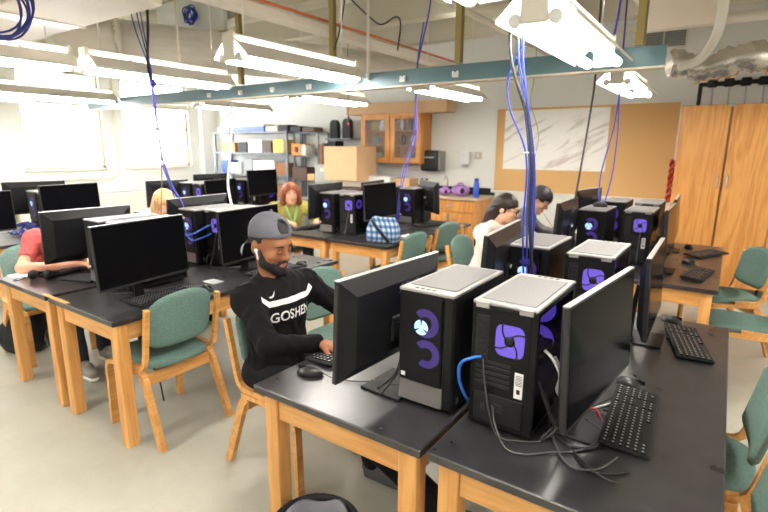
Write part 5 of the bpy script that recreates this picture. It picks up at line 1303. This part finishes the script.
# ------------------------------------------------------------------ hanging cables
G1 = 'network cables hanging over the front tables'
cable('network_cable', 'blue network cable looping widest to the left above the front tables', [(-.80, 2.27, 3.0), (-.80, 2.27, 2.25), (-.88, 2.27, 2.0), (-.875, 2.27, 1.85), (-.775, 2.26, 1.62), (-.765, 2.25, 1.3), (-.755, 2.29, 1.0), (-.75, 2.34, .78)], .0045, BLUE, G1)
for k, (dx, dy, lb) in enumerate(((0, 0, 'left one of the tight blue cables over the front tables'), (.014, .012, 'middle one of the tight blue cables over the front tables'), (.026, -.01, 'right one of the tight blue cables over the front tables'))):
    cable('network_cable', lb, [(-.86+dx, 2.25+dy, 3.2), (-.845+dx, 2.25+dy, 2.2), (-.815+dx*.7, 2.25+dy, 1.95), (-.755+dx, 2.24+dy, 1.62), (-.748+dx*1.4, 2.24+dy, 1.38), (-.735+dx, 2.26+dy, 1.1), (-.73+dx, 2.33, .78)], .0046, (BLUE, BLUEV, BLUE)[k], G1)
cable('power_cable', 'black power cord hanging with the blue cables over the front tables', [(-.885, 2.23, 3.2), (-.875, 2.23, 2.25), (-.855, 2.23, 2.02), (-.775, 2.23, 1.8), (-.738, 2.22, 1.6), (-.728, 2.22, 1.35), (-.705, 2.23, 1.12), (-.71, 2.28, .85), (-.71, 2.33, .775)], .0075, BLKC)
tag(MB().tube([(-.755+.024*math.cos(a), 2.245+.024*math.sin(a), 1.64) for a in np.linspace(0, 2*math.pi, 14, endpoint=False)], .004, 6, closed=True).build('cable_tie', WHITE), 'white tie holding the blue cables over the front tables', 'cable tie')
G2_ = 'network cables hanging over the left tables'
for k, (dx, lb) in enumerate(((-.05, 'leftmost strand of the blue cables over the left tables'), (-.0, 'second strand of the blue cables over the left tables'), (.03, 'right strand of the blue cables over the left tables'))):
    cable('network_cable', lb, [(-3.98+dx*1.6, 2.3, 3.1), (-3.90+dx*1.5, 2.3, 2.62), (-3.80+dx*.4, 2.3, 2.28), (-3.775+dx*.25, 2.3, 2.1), (-3.75+dx*.5, 2.3, 1.63), (-3.67+dx*.4, 2.31, 1.38), (-3.58+dx, 2.33, 1.2), (-3.50+dx, 2.30, 1.0), (-3.47+dx, 2.27, .775)], .0045, (BLUE, mat('navy_cable', srgb(40, 54, 140), .4), BLUEV)[k], G2_)
cable('power_cable', 'black cord hanging with the blue cables over the left tables', [(-3.73, 2.29, 3.1), (-3.75, 2.29, 2.6), (-3.80, 2.29, 2.3), (-3.785, 2.29, 2.16)], .010, BLKC)
cable('network_cable', 'thin grey cable slanting left of the blond head', [(-3.84, 2.31, 2.2), (-3.83, 2.35, 1.75), (-3.92, 2.4, 1.45), (-4.02, 2.42, 1.05), (-4.03, 2.43, .775)], .004, GREYC)
mb = MB()
for k in range(4): mb.tube([(-3.775+.022*math.cos(a+k), 2.3+.022*math.sin(a+k), 2.12+.012*k+.01*math.sin(2*a)) for a in np.linspace(0, 2*math.pi, 14, endpoint=False)], .005, 6, closed=True)
tag(mb.build('cable_knot', BLUEV), 'blue cable knot below the left strip light', 'cable knot')
for k, (lb, dx) in enumerate((('violet cable drop by the wall cupboard, left strand', 0), ('violet cable drop by the wall cupboard, right strand', .045))):
    cable('network_cable', lb, [(-3.02, 5.18, 3.2), (-3.12+dx*.2, 5.18, 2.65), (-3.14+dx*.3, 5.18, 2.1), (-3.16+dx, 5.18, 1.8), (-3.24+dx, 5.16, 1.52), (-3.27+dx*.6, 5.10, 1.25), (-3.29+dx*.6, 5.03, .775)], .007, BLUEV, 'violet cables by the wall cupboard')
for k, (lb, dx) in enumerate((('violet cable drop in front of the corkboard, left strand', -.02), ('violet cable drop in front of the corkboard, right strand', .03))):
    cable('network_cable', lb, [(-.86, 4.62, 3.2), (-.84, 4.62, 2.22), (-.84+dx*.5, 4.62, 1.9), (-.85+dx, 4.62, 1.74), (-.88+dx*1.8, 4.6, 1.45), (-.88+dx, 4.55, 1.24), (-.86, 4.5, 1.197)], .006, BLUEV, 'violet cables before the corkboard')
cable('power_cable', 'dark grey cord hanging in front of the map edge', [(-.96, 4.2, 3.0), (-.945, 4.2, 2.24), (-.945, 4.15, 1.95), (-.965, 4.1, 1.55), (-.985, 4.06, 1.2), (-.99, 4.05, 1.0), (-.99, 4.0, .775)], .008, mat('dark_cord', (.05, .05, .05), .5))
cable('network_cable', 'thin grey cord wavering over the map down to the hoodie man', [(-1.83, 5.45, 3.0), (-1.84, 5.45, 2.4), (-1.86, 5.45, 2.15), (-1.75, 5.45, 1.8), (-1.79, 5.43, 1.45), (-1.76, 5.42, 1.3), (-1.63, 5.3, 1.05), (-1.40, 5.25, .775)], .0035, GREYC)
t = thing('pull_cord', 'short black pull cord with red tip in front of the wall cupboard', 'cord', (-4.0, 5.0, 1.96))
MB().tube([(0, 0, .08), (0, 0, 1.2)], .004, 6).build('cord', BLKC, t); MB().lathe([(.008, .0), (.018, .02), (.014, .08)], 12).build('grip', BLKM, t); MB().lathe([(.006, -.035), (.01, -.02), (.008, 0)], 10).build('tip', RED, t)
cable('power_cable', 'black cord dangling at the ceiling right of the olive hanger', [(-2.75, 3.4, 3.3), (-2.74, 3.4, 2.9), (-2.80, 3.4, 2.62), (-2.85, 3.38, 2.45)], .007, BLKC)
cable('power_cable', 'black cord looping along the ceiling right of centre', [(-2.95, 3.7, 2.95), (-2.75, 3.7, 2.78), (-2.6, 3.7, 2.68), (-2.45, 3.7, 2.72), (-2.40, 3.7, 2.66), (-2.40, 3.66, 2.45)], .007, BLKC)
cable('network_cable', 'violet cable dropping from the ceiling to the rail near photo centre', [(-2.08, 3.6, 3.25), (-2.06, 3.6, 2.8), (-2.11, 3.56, 2.45), (-2.13, 3.53, 2.30)], .007, BLUEV)
cable('network_cable', 'violet cable dropping to the right end of the rail', [(-.70, 3.6, 3.25), (-.70, 3.6, 2.6), (-.72, 3.56, 2.28)], .007, BLUEV)
# white hose behind the backward cap
cable('power_cable', 'white thick cord hanging by the screens behind the cap', [(-5.2, 4.2, 2.9), (-5.15, 4.15, 2.1), (-5.05, 4.0, 1.55), (-5.05, 3.95, 1.25), (-4.9, 3.85, 1.05), (-4.75, 3.8, .775)], .014, WHITE)
# ------------------------------------------------------------------ cables on the tables
zt = Z+.006
cable('network_cable', 'bright blue network cable plugged into the nearest tower', [(-.583, 1.395, 1.005), (-.60, 1.365, 1.008), (-.632, 1.355, .985), (-.640, 1.36, .935), (-.635, 1.385, .875), (-.63, 1.43, .82), (-.632, 1.52, zt)], .0055, mat('bright_blue_cable', srgb(46, 110, 205), .4))
DKC = mat('charcoal_cable', (.07, .068, .068), .4)
B1C = [('thin grey cord hanging from the rear of the nearest tower', [(-.575, 1.395, 1.00), (-.56, 1.385, .92), (-.535, 1.38, .82), (-.50, 1.37, zt), (-.43, 1.385, zt), (-.38, 1.42, zt)], .0025, DKC),
 ('grey cord curving along the table before the nearest tower', [(-.535, 1.395, .85), (-.515, 1.375, .80), (-.46, 1.325, zt), (-.40, 1.325, zt), (-.34, 1.38, zt), (-.28, 1.43, zt), (-.24, 1.50, zt)], .0034, DKC),
 ('black cord running to the nearest keyboard', [(-.34, 1.50, zt), (-.28, 1.42, zt), (-.22, 1.36, zt), (-.16, 1.385, zt), (-.13, 1.42, zt)], .004, BLKC),
 ('grey double cord end in front of the nearest keyboard', [(-.32, 1.46, zt), (-.25, 1.395, zt), (-.19, 1.35, zt), (-.15, 1.345, zt)], .0028, DKC),
 ('black power cord looping under the nearest screen', [(-.40, 1.62, .82), (-.36, 1.50, zt), (-.30, 1.45, zt), (-.24, 1.48, zt), (-.23, 1.58, zt), (-.30, 1.64, zt)], .0055, BLKC),
 ('black screen cord between the nearest tower and screen', [(-.40, 1.42, .96), (-.37, 1.44, .86), (-.345, 1.47, .80), (-.33, 1.55, .85), (-.29, 1.6, .92)], .0045, BLKC),
 ('white cord behind the nearest screen', [(-.38, 1.50, 1.02), (-.35, 1.52, .95), (-.335, 1.56, .85), (-.34, 1.68, zt), (-.25, 1.80, zt), (-.215, 1.9, zt)], .0045, WHITE),
 ('white plug cord between the nearest tower and its screen', [(-.402, 1.46, 1.05), (-.375, 1.455, 1.03), (-.355, 1.48, .97), (-.37, 1.52, .90), (-.36, 1.58, .85), (-.34, 1.6, .9)], .0055, WHITE),
 ('black cord knotted low beside the nearest tower', [(-.405, 1.5, .90), (-.375, 1.46, .86), (-.35, 1.45, .80), (-.385, 1.43, zt), (-.36, 1.47, .80), (-.345, 1.52, .84), (-.36, 1.6, zt)], .0042, BLKC),
 ('black cord trailing toward the mouse of the nearest station', [(-.33, 1.62, .83), (-.32, 1.7, zt), (-.27, 1.78, zt+.01), (-.24, 1.9, zt), (-.22, 1.97, zt)], .003, BLKC),
 ('charcoal cord across the table before the nearest screen', [(-.40, 1.56, zt), (-.345, 1.44, zt), (-.30, 1.37, zt), (-.255, 1.345, zt), (-.20, 1.385, zt), (-.17, 1.47, zt)], .0036, DKC),
 ('red cord under the nearest screen', [(-.36, 1.62, zt), (-.29, 1.70, zt+.015), (-.25, 1.66, zt), (-.22, 1.62, zt)], .0035, RED)]
for lb, pts, r, m in B1C: cable('table_cable', lb, pts, r, m, 'cables of the nearest station')
cable('mouse_cable', 'thin black mouse cord on the table of the man in the cap', [(-1.25, 1.375, zt+.01), (-1.18, 1.38, zt), (-1.08, 1.42, zt), (-1.0, 1.5, zt), (-.95, 1.56, zt)], .0022, BLKC)
cable('table_cable', 'black screen cord beside the front fan tower', [(-.955, 1.48, 1.0), (-.925, 1.46, .93), (-.93, 1.43, .84), (-1.0, 1.41, zt), (-1.05, 1.46, zt)], .0042, BLKC)
cable('table_cable', 'second black cord coiled beside the front fan tower', [(-.95, 1.50, .95), (-.915, 1.43, .86), (-.96, 1.38, zt), (-.98, 1.44, zt), (-.93, 1.5, zt)], .004, BLKC)
# generic leads behind every other station
random.seed(11)
for key, (wh, tw, mo, kb, ms) in ST.items():
    if key in ('B1', 'A1') or not tw: continue
    s = -1 if tw[2] == 0 else 1; x0, y0 = tw[0], tw[1]
    yy = y0-.222 if tw[2] else y0-.1
    if tw[2]:
        for q in range(2):
            dx = -.03+q*.06; a = random.uniform(-.02, .02)
            cable('table_cable', ('black power cord' if q == 0 else 'grey screen cord')+' behind tower '+wh, [(x0+dx, yy+.01, Z+.09+q*.18), (x0+dx+a, yy-.04, Z+.08), (x0+dx*.5+.03, yy-.07, zt), (x0+.11, yy-.03+q*.03, zt), (mo[0]-.05, (y0*.6+mo[1]*.4), zt)], .0042, BLKC if q == 0 else DKC, 'tower rear cords', n=5)
for lb, pts in (('blue cable looped at the tower rear beside the cap', [(-3.19, 2.38, 1.06), (-3.21, 2.31, 1.07), (-3.26, 2.22, 1.02), (-3.34, 2.2, 1.0), (-3.37, 2.22, 1.06)]),
    ('blue cable rising behind the cap-side tower to the left', [(-3.18, 2.375, 1.04), (-3.22, 2.28, .99), (-3.30, 2.23, .96), (-3.40, 2.25, .98), (-3.45, 2.27, 1.02)])):
    cable('network_cable', lb, pts, .006, MATS['bright_blue_cable'], 'blue cables by the cap')
# blue cable nest at the left edge tables
random.seed(5)
for k in range(6):
    cx, cy = -5.85+random.uniform(-.12, .2), 2.0+random.uniform(-.12, .12); pts = []
    for i in range(10): pts.append((cx+random.uniform(-.14, .14), cy+random.uniform(-.14, .14), zt+abs(random.gauss(0, .05))))
    cable('network_cable', 'tangled blue cable on the far left table under the tower', pts, .007, BLUE if k % 2 else MATS['navy_cable'], 'blue cable tangle on the far left table', n=5)
for k, lb in enumerate(('white coiled cord at the left edge of the far left table', 'white flat coil nearest the photo edge on the far left table')):
    coil('cable_coil', lb, Vector((-5.95+.12*k, 1.55+.13*k, Z+.035)), .09, 4, .006, Matrix.Identity(3), WHITE if k == 0 else BLUEV, .01)
t = thing('cap', 'folded black cap on the tower facing the woman in white', 'hat', (-.86, 4.42, 1.1935)); MB().ell((0, 0, .012), (.06, .05, .03), 16, 8).build('crown', BLKM, t)
